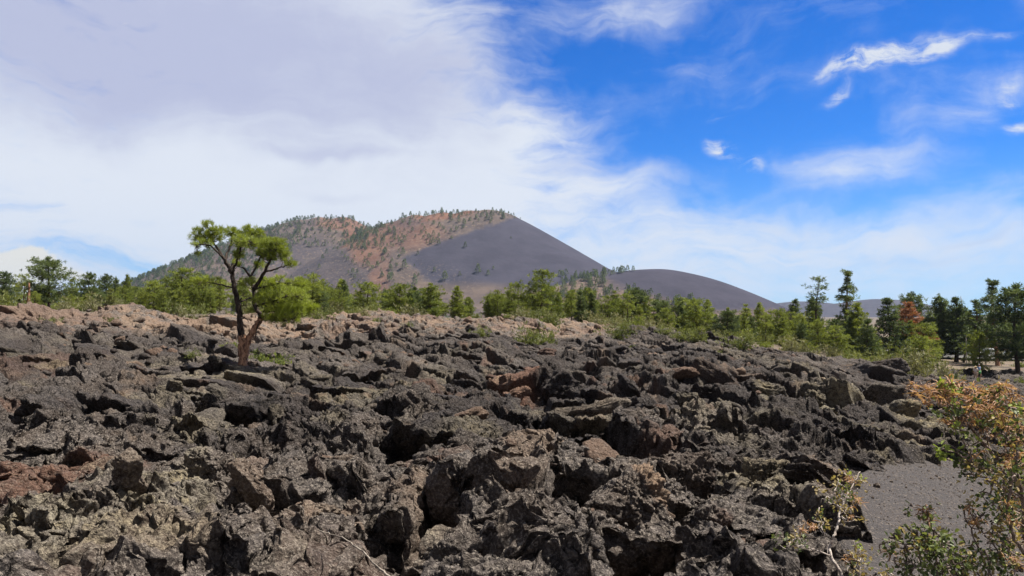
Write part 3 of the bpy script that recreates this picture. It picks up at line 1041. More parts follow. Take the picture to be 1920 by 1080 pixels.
def build_rubble():
    rng = np.random.default_rng(5)
    lods = {2: [], 3: [], 4: [], 5: []}
    for s in lods:
        for k in range(10):
            asp = rng.uniform(0.45, 1.0, 3)
            lods[s].append(rock(40 + k, s, (1.0, 0.5 + 0.5 * asp[1], 0.3 + 0.5 * asp[2]), 7, 0.20, 0.09, 9))
    chunks = []      # (x, y, size)

    def sow(n, r0, r1, s0, s1, a0=-0.72, a1=0.66, pw=1.8):
        a = rng.uniform(a0, a1, n)
        u = rng.uniform(0, 1, n)
        r = np.exp(np.log(r0) + u * (np.log(r1) - np.log(r0)))
        size = s0 + (s1 - s0) * rng.uniform(0, 1, n) ** pw
        return np.stack([np.sin(a) * r, np.cos(a) * r, size], -1)
    c = np.vstack([sow(3200, 4.5, 12, 0.02, 0.09), sow(800, 3.5, 13, 0.03, 0.15), sow(1300, 11, 24, 0.05, 0.26), sow(3400, 18, 45, 0.05, 0.26),
                   sow(3400, 38, 84, 0.12, 0.48), sow(500, 80, 112, 0.2, 0.7, 0.25, 0.62)])
    slabs = np.vstack([sow(80, 5, 12, 0.15, 0.42, pw=1.5), sow(130, 10, 26, 0.18, 0.55, pw=1.6), sow(130, 24, 50, 0.25, 0.8, pw=1.6)])
    c = np.vstack([c, slabs])
    isslab = np.arange(len(c)) >= len(c) - len(slabs)
    x, y, s = c.T
    clump = fbm2(x * 0.5, y * 0.5, 3, 0.6, 99) + rng.normal(0, 0.15, len(x))
    ang = np.arctan2(x, y)
    inpit = np.zeros(len(x), bool)
    for (qx, qy, hw, H, rot, DF) in _cv:
        inpit |= (np.abs(x - qx) < hw * 0.95) & (y < qy + 0.1) & (y > qy - max(0.5, 2.4 * H))
    inpit |= np.hypot(x - PINE[0], (y - PINE[1] + 1.5) / 2) < 1.0
    ok = ((clump > -0.12) | isslab) & ~inpit & (path_dist(x, y) > 0.9 + 2.2 * s + 0.25 * np.abs(rng.normal(size=len(x)))) & (np.hypot(x, y) < edge_dist(ang) + 2)
    x, y, s, isslab = x[ok], y[ok], s[ok], isslab[ok]
    z = surf_z(x, y)
    Vs, Fs, Ts, n = [], [], [], 0
    for i in range(len(x)):
        r = math.hypot(x[i], y[i])
        app = s[i] / r
        lod = 5 if app > 0.05 else 4 if app > 0.022 else (3 if app > 0.014 else 2)
        V, F = lods[lod][int(rng.integers(10))]
        Rm = rotm(rng.normal(0, 0.45), rng.normal(0, 0.45), rng.uniform(0, 6.28))
        if isslab[i]:
            V = V * np.array([1, 1, 0.55])
            Rm = rotm(rng.normal(0, 0.35), rng.normal(0.1, 0.4), rng.uniform(0, 6.28))
        P = (V * s[i]) @ Rm.T + np.array([x[i], y[i], z[i] + s[i] * (0.05 if isslab[i] else 0.18)])
        Vs.append(P)
        Fs.append(F + n)
        n += len(P)
        Ts.append(np.full(len(P), i))
    V = np.vstack(Vs)
    ids = np.concatenate(Ts)
    t = tint_of(x, y, z)
    t = np.clip(t * rng.uniform(0.5, 1.3, (len(t), 1)) + np.where(rng.uniform(size=(len(t), 1)) > 0.9, np.array([[0.5, 0, 0.3]]), 0), 0, 1)
    o = mk('lava_rubble', V, [np.vstack(Fs)], LAVA, None, True, {'tint': t[ids], 'fresh': fresh_of(x, y)[ids]})
    tag(o, 'countless loose clinkers strewn over the lava field', 'lava rubble', kind='stuff')


build_rubble()


# ------------------------------------------------------------------ ground sheet to the horizon, gravel path
def build_ground():
    na, nd = 720, 300
    aa = np.linspace(-math.pi, math.pi, na, endpoint=False)
    dd = np.exp(np.linspace(math.log(1.2), math.log(9000), nd))
    A, D = np.meshgrid(aa, dd, indexing='ij')
    X, Y = (np.sin(A) * D).ravel(), (np.cos(A) * D).ravel()
    R = D.ravel()
    Z = terrain(X, Y)
    ed = edge_dist(A.ravel())
    front = (np.abs(A.ravel()) < 0.82)
    under = front & (R < ed + 1)
    Z = Z - np.where(under, 1.5, 0.0) * (1 - sstep(R, ed - 7, ed - 1))
    Z += 0.25 * fbm2(X * 0.1, Y * 0.1, 3, 0.5, 7) * sstep(R, 70, 110)
    pdist = path_dist(X, Y)
    Z -= 0.5 * (1 - sstep(pdist, 1.5, 3.0)) * (R < 70)
    Z = np.where(R > 900, -12 + CAMZ, Z)
    idx = np.arange(na * nd).reshape(na, nd)
    nx = np.roll(idx, -1, axis=0)
    Q = np.stack([idx[:, :-1], nx[:, :-1], nx[:, 1:], idx[:, 1:]], -1).reshape(-1, 4)
    V = np.stack([X, Y, Z], -1)
    V = np.vstack([V, [[0, 0, float(Z[:nd][0])]]])
    T_ = np.stack([nx[:, 0], idx[:, 0], np.full(na, len(V) - 1)], -1)
    o = mk('ground', V, [Q, T_], SOIL)
    tag(o, kind='structure')


build_ground()


def build_path():
    # fine strip along the middle line
    P = PATH_PTS
    seg = np.hypot(*np.diff(P, axis=0).T)
    L = np.concatenate([[0], np.cumsum(seg)])
    s = np.concatenate([np.arange(0, 36, 0.05), np.arange(36, L[-1], 0.5)])
    cx = np.interp(s, L, P[:, 0])
    cy = np.interp(s, L, P[:, 1])
    for _ in range(60):
        cx[1:-1] = 0.25 * cx[:-2] + 0.5 * cx[1:-1] + 0.25 * cx[2:]
        cy[1:-1] = 0.25 * cy[:-2] + 0.5 * cy[1:-1] + 0.25 * cy[2:]
    tx, ty = np.gradient(cx), np.gradient(cy)
    ln = np.hypot(tx, ty) + 1e-9
    nx, ny = ty / ln, -tx / ln
    w = np.linspace(-1.75, 1.75, 71)
    X = (cx[:, None] + nx[:, None] * w[None]).ravel()
    Y = (cy[:, None] + ny[:, None] * w[None]).ravel()
    Z = terrain(X, Y) - 0.02 + 0.035 * fbm2(X * 1.1, Y * 1.1, 3, 0.5, 4) + 0.012 * fbm2(X * 7, Y * 7, 3, 0.6, 6)
    Z += 0.006 * np.abs(fbm2(X * 22, Y * 22, 2, 0.6, 8))
    edge = np.tile(np.abs(w), len(s))
    Z -= 0.30 * sstep(edge, 1.45, 1.75)
    idx = np.arange(len(X)).reshape(len(s), len(w))
    Q = np.stack([idx[:-1, :-1], idx[:-1, 1:], idx[1:, 1:], idx[1:, :-1]], -1).reshape(-1, 4)
    o = mk('path', np.stack([X, Y, Z], -1), [Q], CINDER)
    tag(o, kind='structure')
    # loose cinders on the path
    rng = np.random.default_rng(8)
    n = 9000
    si = rng.integers(60, int(36 / 0.05) - 10, n)
    ww = rng.uniform(-1.45, 1.45, n)
    x = cx[si] + nx[si] * ww + rng.uniform(-0.03, 0.03, n)
    y = cy[si] + ny[si] * ww + rng.uniform(-0.03, 0.03, n)
    z = terrain(x, y) - 0.02 + 0.035 * fbm2(x * 1.1, y * 1.1, 3, 0.5, 4)
    size = rng.uniform(0.004, 0.012, n) * (1 + 1.6 * (rng.uniform(size=n) > 0.97) + 4.5 * (rng.uniform(size=n) > 0.993))
    bm = bmesh.new()
    bmesh.ops.create_icosphere(bm, subdivisions=1, radius=1.0)
    bv = np.array([v.co[:] for v in bm.verts])
    bf = np.array([[v.index for v in f.verts] for f in bm.faces])
    bm.free()
    V = bv[None] * size[:, None, None] * rng.uniform(0.6, 1.3, (n, len(bv), 1)) + np.stack([x, y, z + size * 0.3], -1)[:, None]
    F = bf[None] + (np.arange(n) * len(bv))[:, None, None]
    o = mk('cinder_pebbles', V.reshape(-1, 3), [F.reshape(-1, 3)], LAVA, None, False,
           {'tint': np.repeat(rng.uniform(0, 0.4, (n, 3)) * np.array([0.5, 0.3, 0.8]), len(bv), axis=0)})
    tag(o, 'loose dark cinders scattered over the gravel path', 'cinders', kind='stuff')


build_path()


# ------------------------------------------------------------------ hills
def world_of(px, py, D):
    return ((px - 960) / FPX * D, D, CAMZ + (590 - py) / FPX * D)


def px_of(X, Y, Z):
    return X / Y * FPX + 960, 590 - (Z - CAMZ) / Y * FPX


def union_hill(X, Y, pts, soft, k):
    w = soft * 0.10
    acc = None
    for (px, py, D, *kk) in pts:
        x, y, z = world_of(px, py, D)
        kq = kk[0] if kk else k
        d = np.hypot(X - x, Y - y)
        v = z - kq * (np.sqrt(d * d + soft * soft) - soft)
        acc = v / w if acc is None else np.logaddexp(acc, v / w)
    return acc * w - w * 0.6


def hill_mat(name):
    m, T, bs = new_mat(name)
    at_ = T.node('ShaderNodeAttribute', attribute_name='tint')
    tc = T.node('ShaderNodeTexCoord')
    P = tc.outputs['Object']
    n1 = T.noise(P, 0.02, 6, 0.65)
    n2 = T.noise(P, 0.16, 5, 0.7)
    sep = T.node('ShaderNodeSeparateColor')
    T.l.new(at_.outputs['Color'], sep.inputs[0])
    c = T.mix(T.ramp(n1, 0.3, 0.7), (0.036, 0.034, 0.050), (0.049, 0.046, 0.066))
    br = T.mix(T.ramp(n1, 0.35, 0.65), (0.085, 0.064, 0.056), (0.135, 0.10, 0.078))
    c = T.mix(sep.outputs[1], c, br)
    red = T.mix(T.ramp(n1, 0.35, 0.65), (0.125, 0.060, 0.042), (0.17, 0.092, 0.064))
    c = T.mix(sep.outputs[0], c, red)
    sp = T.math('MULTIPLY', T.ramp(n2, 0.56, 0.64), sep.outputs[2], clamp=True)
    c = T.mix(T.math('MULTIPLY', sp, 0.75), c, (0.22, 0.17, 0.12))
    dk = T.math('MULTIPLY', T.ramp(T.noise(P, 0.11, 4, 0.7), 0.60, 0.68), sep.outputs[2], clamp=True)
    c = T.mix(T.math('MULTIPLY', dk, 0.6), c, (0.045, 0.05, 0.032))
    T.l.new(c, bs.inputs['Base Color'])
    bs.inputs['Roughness'].default_value = 1.0
    bs.inputs['Specular IOR Level'].default_value = 0.05
    b = T.node('ShaderNodeBump')
    b.inputs['Distance'].default_value = 3.0
    b.inputs['Strength'].default_value = 0.6
    T.l.new(T.math('ADD', T.math('MULTIPLY', n1, 1.0), T.math('MULTIPLY', T.math('MULTIPLY', n2, sep.outputs[2]), 0.7)), b.inputs['Height'])
    T.l.new(b.outputs[0], bs.inputs['Normal'])
    return m


CINDER_HILL = hill_mat('cinder_slope')
BASE_Z = -12 + CAMZ

CONE_PTS = [(562, 408, 2330), (600, 403, 2360), (640, 403, 2360), (690, 432, 2240), (742, 412, 2150), (780, 400, 2100),
            (830, 395, 2080), (880, 391, 2080), (915, 390, 2090), (936, 396, 2100), (480, 441, 2260, .5), (400, 480, 2220, .5), (330, 507, 2180, .45),
            (255, 532, 2150, .4), (170, 556, 2150, .4), (520, 424, 2300, .5), (440, 462, 2240, .5), (365, 494, 2200, .5), (290, 520, 2160, .45),
            (1040, 470, 1900, .42)]


def cone_z(X, Y):
    z = union_hill(X, Y, CONE_PTS, 40, 0.60)
    g = fbm2(X * 0.006, Y * 0.006, 4, 0.55, 2)
    s, t = px_of(X, Y, z)
    rough = (1 - smooth_scree(s, t))
    z = z + (3.5 * g + 2.2 * fbm2(X * 0.03, Y * 0.03, 4, 0.6, 5)) * (0.12 + rough)
    return BASE_Z + 10 * np.logaddexp(0, (z - BASE_Z) / 10) - 2


def smooth_scree(s, t):
    """1 on the bare purple-grey scree (right part), 0 on the vegetated slope; hill-bound outline"""
    lim = np.interp(t, [385, 400, 410, 425, 440, 455, 470, 485, 500, 530, 560, 600],
                    [1000, 985, 960, 905, 870, 835, 775, 745, 770, 800, 850, 940])
    n = 26 * fbm2(s * 0.03, t * 0.05, 4, 0.6, 15)
    return sstep(s + n, lim - 14, lim + 14)


def hill_mesh(name, x0, x1, y0, y1, nx, ny, zf, tf, label=None):
    X, Y = np.meshgrid(np.linspace(x0, x1, nx), np.linspace(y0, y1, ny), indexing='ij')
    X, Y = X.ravel(), Y.ravel()
    Z = zf(X, Y)
    idx = np.arange(nx * ny).reshape(nx, ny)
    Q = np.stack([idx[:-1, :-1], idx[1:, :-1], idx[1:, 1:], idx[:-1, 1:]], -1).reshape(-1, 4)
    s, t = px_of(X, Y, Z)
    o = mk(name, np.stack([X, Y, Z], -1), [Q], CINDER_HILL, None, True, {'tint': tf(s, t, X, Y)})
    return tag(o, kind='structure')


def ell(s, t, cx, cy, rx, ry, rot=0.0):
    c, si = math.cos(math.radians(rot)), math.sin(math.radians(rot))
    dx, dy = s - cx, t - cy
    return 1 - sstep(np.hypot((dx * c + dy * si) / rx, (-dx * si + dy * c) / ry), 0.55, 1.1)


def cone_tint(s, t, X, Y):
    sc = smooth_scree(s, t)
    n = fbm2(X * 0.012, Y * 0.012, 5, 0.6, 33)
    red = np.maximum.reduce([ell(s + 20 * n, t + 10 * n, 830, 402, 80, 16, -4), 0.9 * ell(s + 20 * n, t + 14 * n, 660, 420, 90, 20, 6),
                             0.75 * ell(s + 20 * n, t + 10 * n, 690, 455, 45, 55, -14), 0.6 * ell(s, t, 750, 440, 100, 34, 0), 0.5 * ell(s + 15 * n, t, 715, 510, 22, 60, -8)])
    red = np.clip(red * (1.0 + 0.9 * n), 0, 1) * (1 - 0.8 * sc)
    veg = 1 - sc
    brown = veg * (0.65 + 0.35 * n)
    # a bare streaky patch low on the left
    bare = ell(s, t, 620, 500, 130, 50, 10)
    brown = brown * (1 - 0.5 * bare)
    brown = np.maximum(brown, 0.75 * ell(s + 20 * n, t, 860, 560, 200, 34, 0) * (t > 510))
    speck = veg * 0.9
    speck = np.maximum(speck, 0.5 * ell(s, t, 800, 520, 110, 40, 10))
    return np.stack([red, np.clip(brown, 0, 1), np.clip(speck, 0, 1)], -1)


def build_hills():
    hill_mesh('cinder_cone', -1500, 1000, 1150, 2700, 620, 460, cone_z, cone_tint)

    global HILL2

    def z2(X, Y):
        z = union_hill(X, Y, [(1150, 509, 1420), (1190, 503, 1440), (1230, 501, 1440), (1255, 505, 1440), (1285, 512, 1440), (1312, 521, 1440, .5), (1340, 535, 1440, .5),
                              (1110, 517, 1400, .5), (1060, 530, 1350, .5), (1130, 545, 1180, .4), (1080, 560, 1050, .35)], 50, 0.52)
        rough = 1 - sstep(px_of(X, Y, z)[0], 1100, 1190)
        z = z + (0.4 + 1.5 * rough) * fbm2(X * 0.02, Y * 0.02, 4, 0.55, 9)
        return BASE_Z + 3 * np.logaddexp(0, (z - BASE_Z) / 3) - 2

    HILL2 = z2

    def t2(s, t, X, Y):
        n = fbm2(X * 0.02, Y * 0.02, 4, 0.6, 44)
        v = 1 - sstep(s + 30 * n + (545 - t) * 1.2, 1120, 1180)
        v = np.maximum(v, ell(s + 20 * n, t + 8 * n, 1170, 566, 130, 26, 8))
        v = np.maximum(v, sstep(t + 8 * n, 578, 590) * 0.8)
        return np.stack([0.1 * v, 0.85 * v, v], -1)
    hill_mesh('cinder_hill', -300, 900, 780, 1800, 300, 260, z2, t2)

    def z3(X, Y):
        z = union_hill(X, Y, [(1470, 568, 4300, .25), (1500, 563, 4300, .25), (1535, 566, 4300, .25), (1590, 566, 4000, .3), (1640, 558, 4000, .3), (1680, 561, 4000, .4), (1700, 566, 4000, .45)], 110, 0.4)
        z = z + 3 * fbm2(X * 0.004, Y * 0.004, 4, 0.5, 3)
        return BASE_Z + 12 * np.logaddexp(0, (z - BASE_Z) / 12) - 2
    hill_mesh('distant_hill', 600, 3200, 3000, 5200, 240, 160, z3, lambda s, t, X, Y: np.stack([0 * s, 0.1 + 0 * s, 0 * s], -1))


build_hills()
# ------------------------------------------------------------------ trees
def branch_pts(p0, d, L, droop, rng, n=5, wob=0.12):
    p = np.array(p0, float)
    d = np.array(d, float)
    d /= np.linalg.norm(d)
    out = [p.copy()]
    for i in range(n - 1):
        d = d + rng.normal(0, wob, 3) + np.array([0, 0, -droop / n])
        d /= np.linalg.norm(d)
        p = p + d * L / (n - 1)
        out.append(p.copy())
    return np.array(out)


def tuft(acc, C, D, R, n, w, rng, tone):
    """a puff of needles fanning out round a twig tip"""
    dirs = rng.normal(size=(n, 3)) * 0.75 + D
    shards(acc, np.tile(C, (n, 1)) + rng.normal(0, R * 0.18, (n, 3)), dirs, R * rng.uniform(0.7, 1.25, n), w, np.clip(tone + rng.normal(0, 0.1, n), 0, 1), rng)


def tree_proto(name, seed, H, base, shape, Rmax, whorls, per, needle_mat, bark, density=1.0, lean=0.0, tr=0.022, tuft_r=0.34, blade=0.06, blades=15, flat=0.0, top_round=False, dead_low=True):
    """builds trunk and crown meshes of one pine, height H, foot at the origin; returns the two objects' meshes"""
    rng = np.random.default_rng(seed)
    tk, cr = Acc(), Acc()
    n = 12
    zz = np.linspace(-0.3, H * 0.985, n)
    bend = rng.normal(0, 1, (2, 2))
    tx = lean * H * np.clip(zz / H, 0, 1) ** 1.3 + 0.018 * H * np.sin(zz / H * 5 + bend[0, 0])
    ty = 0.018 * H * np.sin(zz / H * 4 + bend[1, 0])
    tx -= np.interp(0, zz, tx)
    ty -= np.interp(0, zz, ty)
    r = H * tr * (1 - np.clip(zz / H, 0, 1)) ** 0.8 + 0.015
    r[0] *= 1.25
    tk.tube(np.stack([tx, ty, zz], -1), r, 8, 0.5, 0.12, rng)

    def trunk_at(z):
        return np.array([np.interp(z, zz, tx), np.interp(z, zz, ty), z])
    for i in range(whorls):
        t = (i + rng.uniform(0, 0.9)) / whorls
        z = base * H + t * (1 - base) * H * 0.97
        pr = shape(t) * Rmax
        if rng.uniform() < 0.10:
            continue
        k = max(2, int(round(per * (0.6 + 0.7 * rng.uniform()))))
        a0 = rng.uniform(0, 6.28)
        for j in range(k):
            if rng.uniform() > 0.9:
                continue
            a = a0 + j * 6.283 / k + rng.normal(0, 0.35)
            L = pr * rng.uniform(0.55, 1.15)
            if L < 0.15:
                L = 0.15
            up = 0.15 + 0.6 * t ** 2 + rng.normal(0, 0.12) - flat * 0.1
            d = np.array([math.cos(a), math.sin(a), up])
            bp = branch_pts(trunk_at(z), d, L, 0.25 * (1 - t), rng)
            tk.tube(bp, np.linspace(H * tr * 0.32 * (1.1 - t) + 0.012, 0.01, len(bp)), 4, 0.4)
            m = max(2, int(L / tuft_r * 1.7 * density))
            dark = rng.uniform(-0.22, 0.22)
            for q in range(m):
                f = 0.32 + 0.68 * (q + rng.uniform(0, 1)) / m
                c = np.array([np.interp(f * (len(bp) - 1), np.arange(len(bp)), bp[:, ax]) for ax in range(3)])
                side = rng.normal(0, 1, 3) * L * 0.20 * np.array([1, 1, 0.45])
                c = c + side * (1.0 if f < 0.9 else 0.4) + np.array([0, 0, 0.08 * tuft_r])
                dd = np.array([math.cos(a) * 0.5, math.sin(a) * 0.5, 0.65])
                tuft(cr, c, dd, tuft_r * rng.uniform(0.7, 1.2), blades, blade, rng, 0.5 + dark + 0.22 * rng.normal())
    top = trunk_at(H * 0.97)
    for q in range(5):
        tuft(cr, top + rng.normal(0, 0.25 * tuft_r, 3) - np.array([0, 0, 0.5 * tuft_r * q * 0.5]), np.array([0, 0, 1.0]), tuft_r * 0.8, blades, blade, rng, 0.6)
    if dead_low and base > 0.12:
        for q in range(int(5 * base * 4)):
            z = rng.uniform(0.25 * base, base) * H
            a = rng.uniform(0, 6.28)
            bp = branch_pts(trunk_at(z), (math.cos(a), math.sin(a), rng.uniform(-0.2, 0.4)), rng.uniform(0.25, 0.7) * Rmax * 0.6, 0.2, rng, 4)
            tk.tube(bp, np.linspace(0.03, 0.008, len(bp)), 4, 0.4)
    root = empty(name)
    tk.build('trunk', bark, root)
    cr.build('crown', needle_mat, root, smooth=False)
    return root


def s_round(t):
    return math.sqrt(max(0.02, 1 - (2 * t - 0.85) ** 2 * 0.75)) * (1 if t < 0.85 else 0.8)


def s_cone(t):
    return 0.12 + 0.95 * (1 - t) ** 0.85 * (0.75 + 0.25 * min(1, t * 6))


def s_tall(t):
    return (0.62 + 0.38 * math.sin(t * 13)) * (1.15 - 0.75 * t)


def s_umbrella(t):
    return 0.55 + 0.6 * math.sin(math.pi * min(1, 0.15 + t * 0.75))


PROTO = {}
MAT_OF = {}


def define(kind, n, *a, **k):
    PROTO[kind] = [(a[0], n + i, a, k) for i in range(k.pop('variants', 2))]


KINDS = {
    # kind: (name, H, base, shape, R/H, whorls, per, needles, bark, extras, variants)
    'round': ('pine_tree', 6.5, 0.16, s_round, 0.36, 13, 5, NEEDLE, BARK, dict(density=1.25), 4),
    'cone': ('pine_tree', 7.0, 0.06, s_cone, 0.30, 18, 6, NEEDLE, BARK, dict(density=1.35), 3),
    'darkcone': ('pine_tree', 9.5, 0.10, s_cone, 0.27, 20, 6, NEEDLE_DARK, BARK, dict(density=1.35, tuft_r=0.42, blade=0.085), 3),
    'darkround': ('pine_tree', 9.0, 0.18, s_round, 0.33, 15, 6, NEEDLE_DARK, BARK, dict(density=1.3, tuft_r=0.42, blade=0.085), 2),
    'tall': ('ponderosa_pine', 14.0, 0.27, s_tall, 0.17, 22, 5, NEEDLE_DARK, BARK_RED, dict(density=1.5, tuft_r=0.46, blade=0.09, tr=0.016, flat=1.0), 2),
    'sparse': ('ponderosa_pine', 12.0, 0.50, s_umbrella, 0.10, 13, 3, NEEDLE_DARK, BARK, dict(density=0.8, tuft_r=0.4, blade=0.08, tr=0.014), 1),
    'lolly': ('pine_tree', 6.5, 0.56, s_umbrella, 0.24, 7, 5, NEEDLE, BARK, dict(density=1.1, tr=0.018), 2),
    'young': ('young_pine', 3.0, 0.12, s_cone, 0.30, 9, 5, NEEDLE_YOUNG, BARK, dict(density=1.0, tuft_r=0.26, blade=0.05, dead_low=False), 2),
    'dead': ('dead_pine', 7.5, 0.12, s_cone, 0.27, 19, 6, NEEDLE_DEAD, BARK_RED, dict(density=1.1, tuft_r=0.32, blade=0.06, lean=0.03), 1),
}
rng_kind = np.random.default_rng(3)


def copy_tree(root, loc, rz, sc):
    r = root.copy()
    COL.objects.link(r)
    r.location = loc
    r.rotation_euler = (0, 0, rz)
    r.scale = sc
    for ch in root.children:
        c = ch.copy()
        COL.objects.link(c)
        c.parent = r
    return r


def proto(kind):
    if kind not in PROTO:
        nm, H, base, shp, R, wh, per, nee, bark, ex, var = KINDS[kind]
        PROTO[kind] = [[tree_proto(nm, 700 + hash_k(kind) + v, H, base, shp, R * H, wh, per, nee, bark, **ex), False, H] for v in range(var)]
    return PROTO[kind]


def hash_k(s):
    return sum(ord(c) * (i + 1) for i, c in enumerate(s)) % 500


def place(kind, x, y, h, rz, wide=1.0, v=None, label=None, cat='pine tree', group=None, z=None):
    ps = proto(kind)
    p = ps[int(rng_kind.integers(len(ps))) if v is None else v % len(ps)]
    s = h / p[2]
    zz = (float(terrain(x, y)) if z is None else z) - 0.05
    sc = (s * wide, s * wide, s)
    if not p[1]:
        o = p[0]
        p[1] = True
        o.location = (x, y, zz)
        o.rotation_euler = (0, 0, rz)
        o.scale = sc
    else:
        o = copy_tree(p[0], (x, y, zz), rz, sc)
        for k in ('label', 'category', 'group'):
            if k in o:
                del o[k]
    tag(o, label, cat, group)
    return o


def ground_or_lava(x, y):
    if math.hypot(x, y) < edge_dist(math.atan2(x, y)) - 1:
        return float(surf_z(x, y)[0])
    return float(terrain(x, y))


def place_px(kind, px, d, top, label=None, group=None, wide=1.0, v=None, cat='pine tree'):
    """tree standing at depth d in the direction of pixel column px, tall enough to reach pixel row top"""
    x = (px - 960) / FPX * d
    z = ground_or_lava(x, d)
    h = CAMZ + (590 - top) / FPX * d - z
    return place(kind, x, d, max(h, 0.8), (px * 0.7) % 6.28, wide, v, label, cat, group, z)


NAMED = [
    ('darkround', 92, 78, 483, 'large dark spreading pine on the far left skyline', 1.15, 0),
    ('darkround', 4, 74, 510, 'dark pine half cut off by the left edge of the picture', 1.2, 1),
    ('lolly', 42, 84, 517, 'small flat-topped pine on a bare trunk at the far left', 1.1, 0),
    ('lolly', 134, 80, 521, 'thin grey-green pine with a bare trunk right of the large spreading pine', 0.8, 1),
    ('darkround', 167, 86, 512, 'rounded pine on the left skyline, first right of the thin bare-trunked one', 1.0, 1),
    ('darkround', 197, 90, 514, 'left one of two slim pines side by side on the left skyline', 0.7, 0),
    ('darkcone', 216, 92, 517, 'right one of two slim pines side by side on the left skyline', 0.8, 0),
    ('cone', 236, 90, 515, 'pointed pine on the left skyline just before the slope begins', 0.8, 1),
    ('young', 207, 54, 541, 'yellow-green young pine growing out of the lava ridge on the left', 1.15, 0),
    ('round', 343, 76, 503, 'broad rounded green pine left of the lone twisted pine', 1.35, 0),
    ('round', 290, 80, 524, 'green pine with a visible trunk on the lava rim, left of the broad rounded one', 1.1, 1),
    ('round', 586, 82, 514, 'open-crowned pine directly right of the lone twisted pine', 1.1, 3),
    ('round', 688, 84, 529, 'wide bushy green pine below the rusty streak of the cone', 1.4, 2),
    ('round', 750, 86, 530, 'mushroom-shaped pine with a dark trunk, left of the bright conical tree', 1.15, 1),
    ('cone', 806, 84, 530, 'bright green conical tree, the most regular in the middle of the row', 1.35, 0),
    ('cone', 858, 88, 536, 'rounded cone-shaped pine, first to the right of the bright conical tree', 1.25, 1),
    ('round', 934, 88, 544, 'narrow ragged pine left of the two bare-trunked ones', 0.85, 3),
    ('lolly', 958, 90, 534, 'left one of two bare-trunked pines with small round tops', 0.75, 0),
    ('lolly', 972, 87, 531, 'right one of two bare-trunked pines with small round tops', 0.8, 1),
    ('round', 1018, 86, 506, 'tall full pine, the highest tree in the middle of the row', 1.1, 0),
    ('round', 1100, 94, 540, 'mid-green pine in front of the saddle between the two hills', 1.1, 2),
    ('darkround', 1196, 104, 540, 'dark green pine in front of the smaller dark hill', 1.1, 0),
    ('darkcone', 1279, 98, 560, 'dark narrow pine with a blackish trunk standing at the lava edge', 0.9, 1),
    ('cone', 1328, 104, 562, 'pyramid-shaped green pine at the foot of the smaller dark hill', 1.15, 2),
    ('cone', 1396, 112, 570, 'left one of two tall green pines below the end of the smaller hill', 1.1, 0),
    ('cone', 1420, 112, 568, 'right one of two tall green pines below the end of the smaller hill', 1.1, 1),
    ('round', 1463, 100, 577, 'green pine with a pale bare trunk right below the saddle of the distant hills', 0.95, 1),
    ('darkcone', 1492, 116, 561, 'pointed pine in front of the left distant hill', 1.1, 2),
    ('darkcone', 1522, 122, 552, 'dark pine just left of the gaunt bare-trunked ponderosa', 1.0, 0),
    ('sparse', 1537, 108, 521, 'gaunt ponderosa with a long bare trunk and only a few tufts on top', 1.3, 0),
    ('tall', 1591, 112, 508, 'tallest ponderosa on the right, with layered flat branches and an orange trunk foot', 1.15, 0),
    ('cone', 1612, 104, 568, 'light green pine leaning against the tallest ponderosa', 1.2, 1),
    ('darkcone', 1666, 124, 557, 'dark green pine left of the rusty dead tree', 1.25, 1),
    ('dead', 1703, 126, 566, 'dead pine with rusty orange needles', 1.6, 0),
    ('darkround', 1706, 134, 552, 'blue-green pine top showing behind the rusty dead tree', 1.0, 1),
    ('darkcone', 1757, 132, 551, 'dark pointed pine right of the rusty dead tree, left one of a pair', 1.3, 0),
    ('darkcone', 1791, 130, 558, 'dark pointed pine right of the rusty dead tree, right one of a pair', 1.3, 2),
    ('tall', 1825, 122, 562, 'brownish pine with a reddish trunk right of the dead snag pole', 1.5, 1),
    ('tall', 1868, 118, 525, 'big open ponderosa towering over the parked cars', 1.35, 0),
    ('darkround', 1906, 96, 536, 'large dark pine with a black trunk at the right edge of the picture', 1.05, 0),
    ('darkcone', 1625, 88, 596, 'dense dark little pine standing at the edge of the lava left of the trail', 1.2, 1),
    ('round', 1728, 92, 630, 'open twisted small pine beside the trail on the right', 1.1, 2),
    ('round', 1568, 94, 610, 'small dark-trunked pine at the lava edge below the gaunt ponderosa', 1.2, 3),
    ('round', 1835, 96, 618, 'small green pine in front of the parked white cars', 0.8, 1),
]


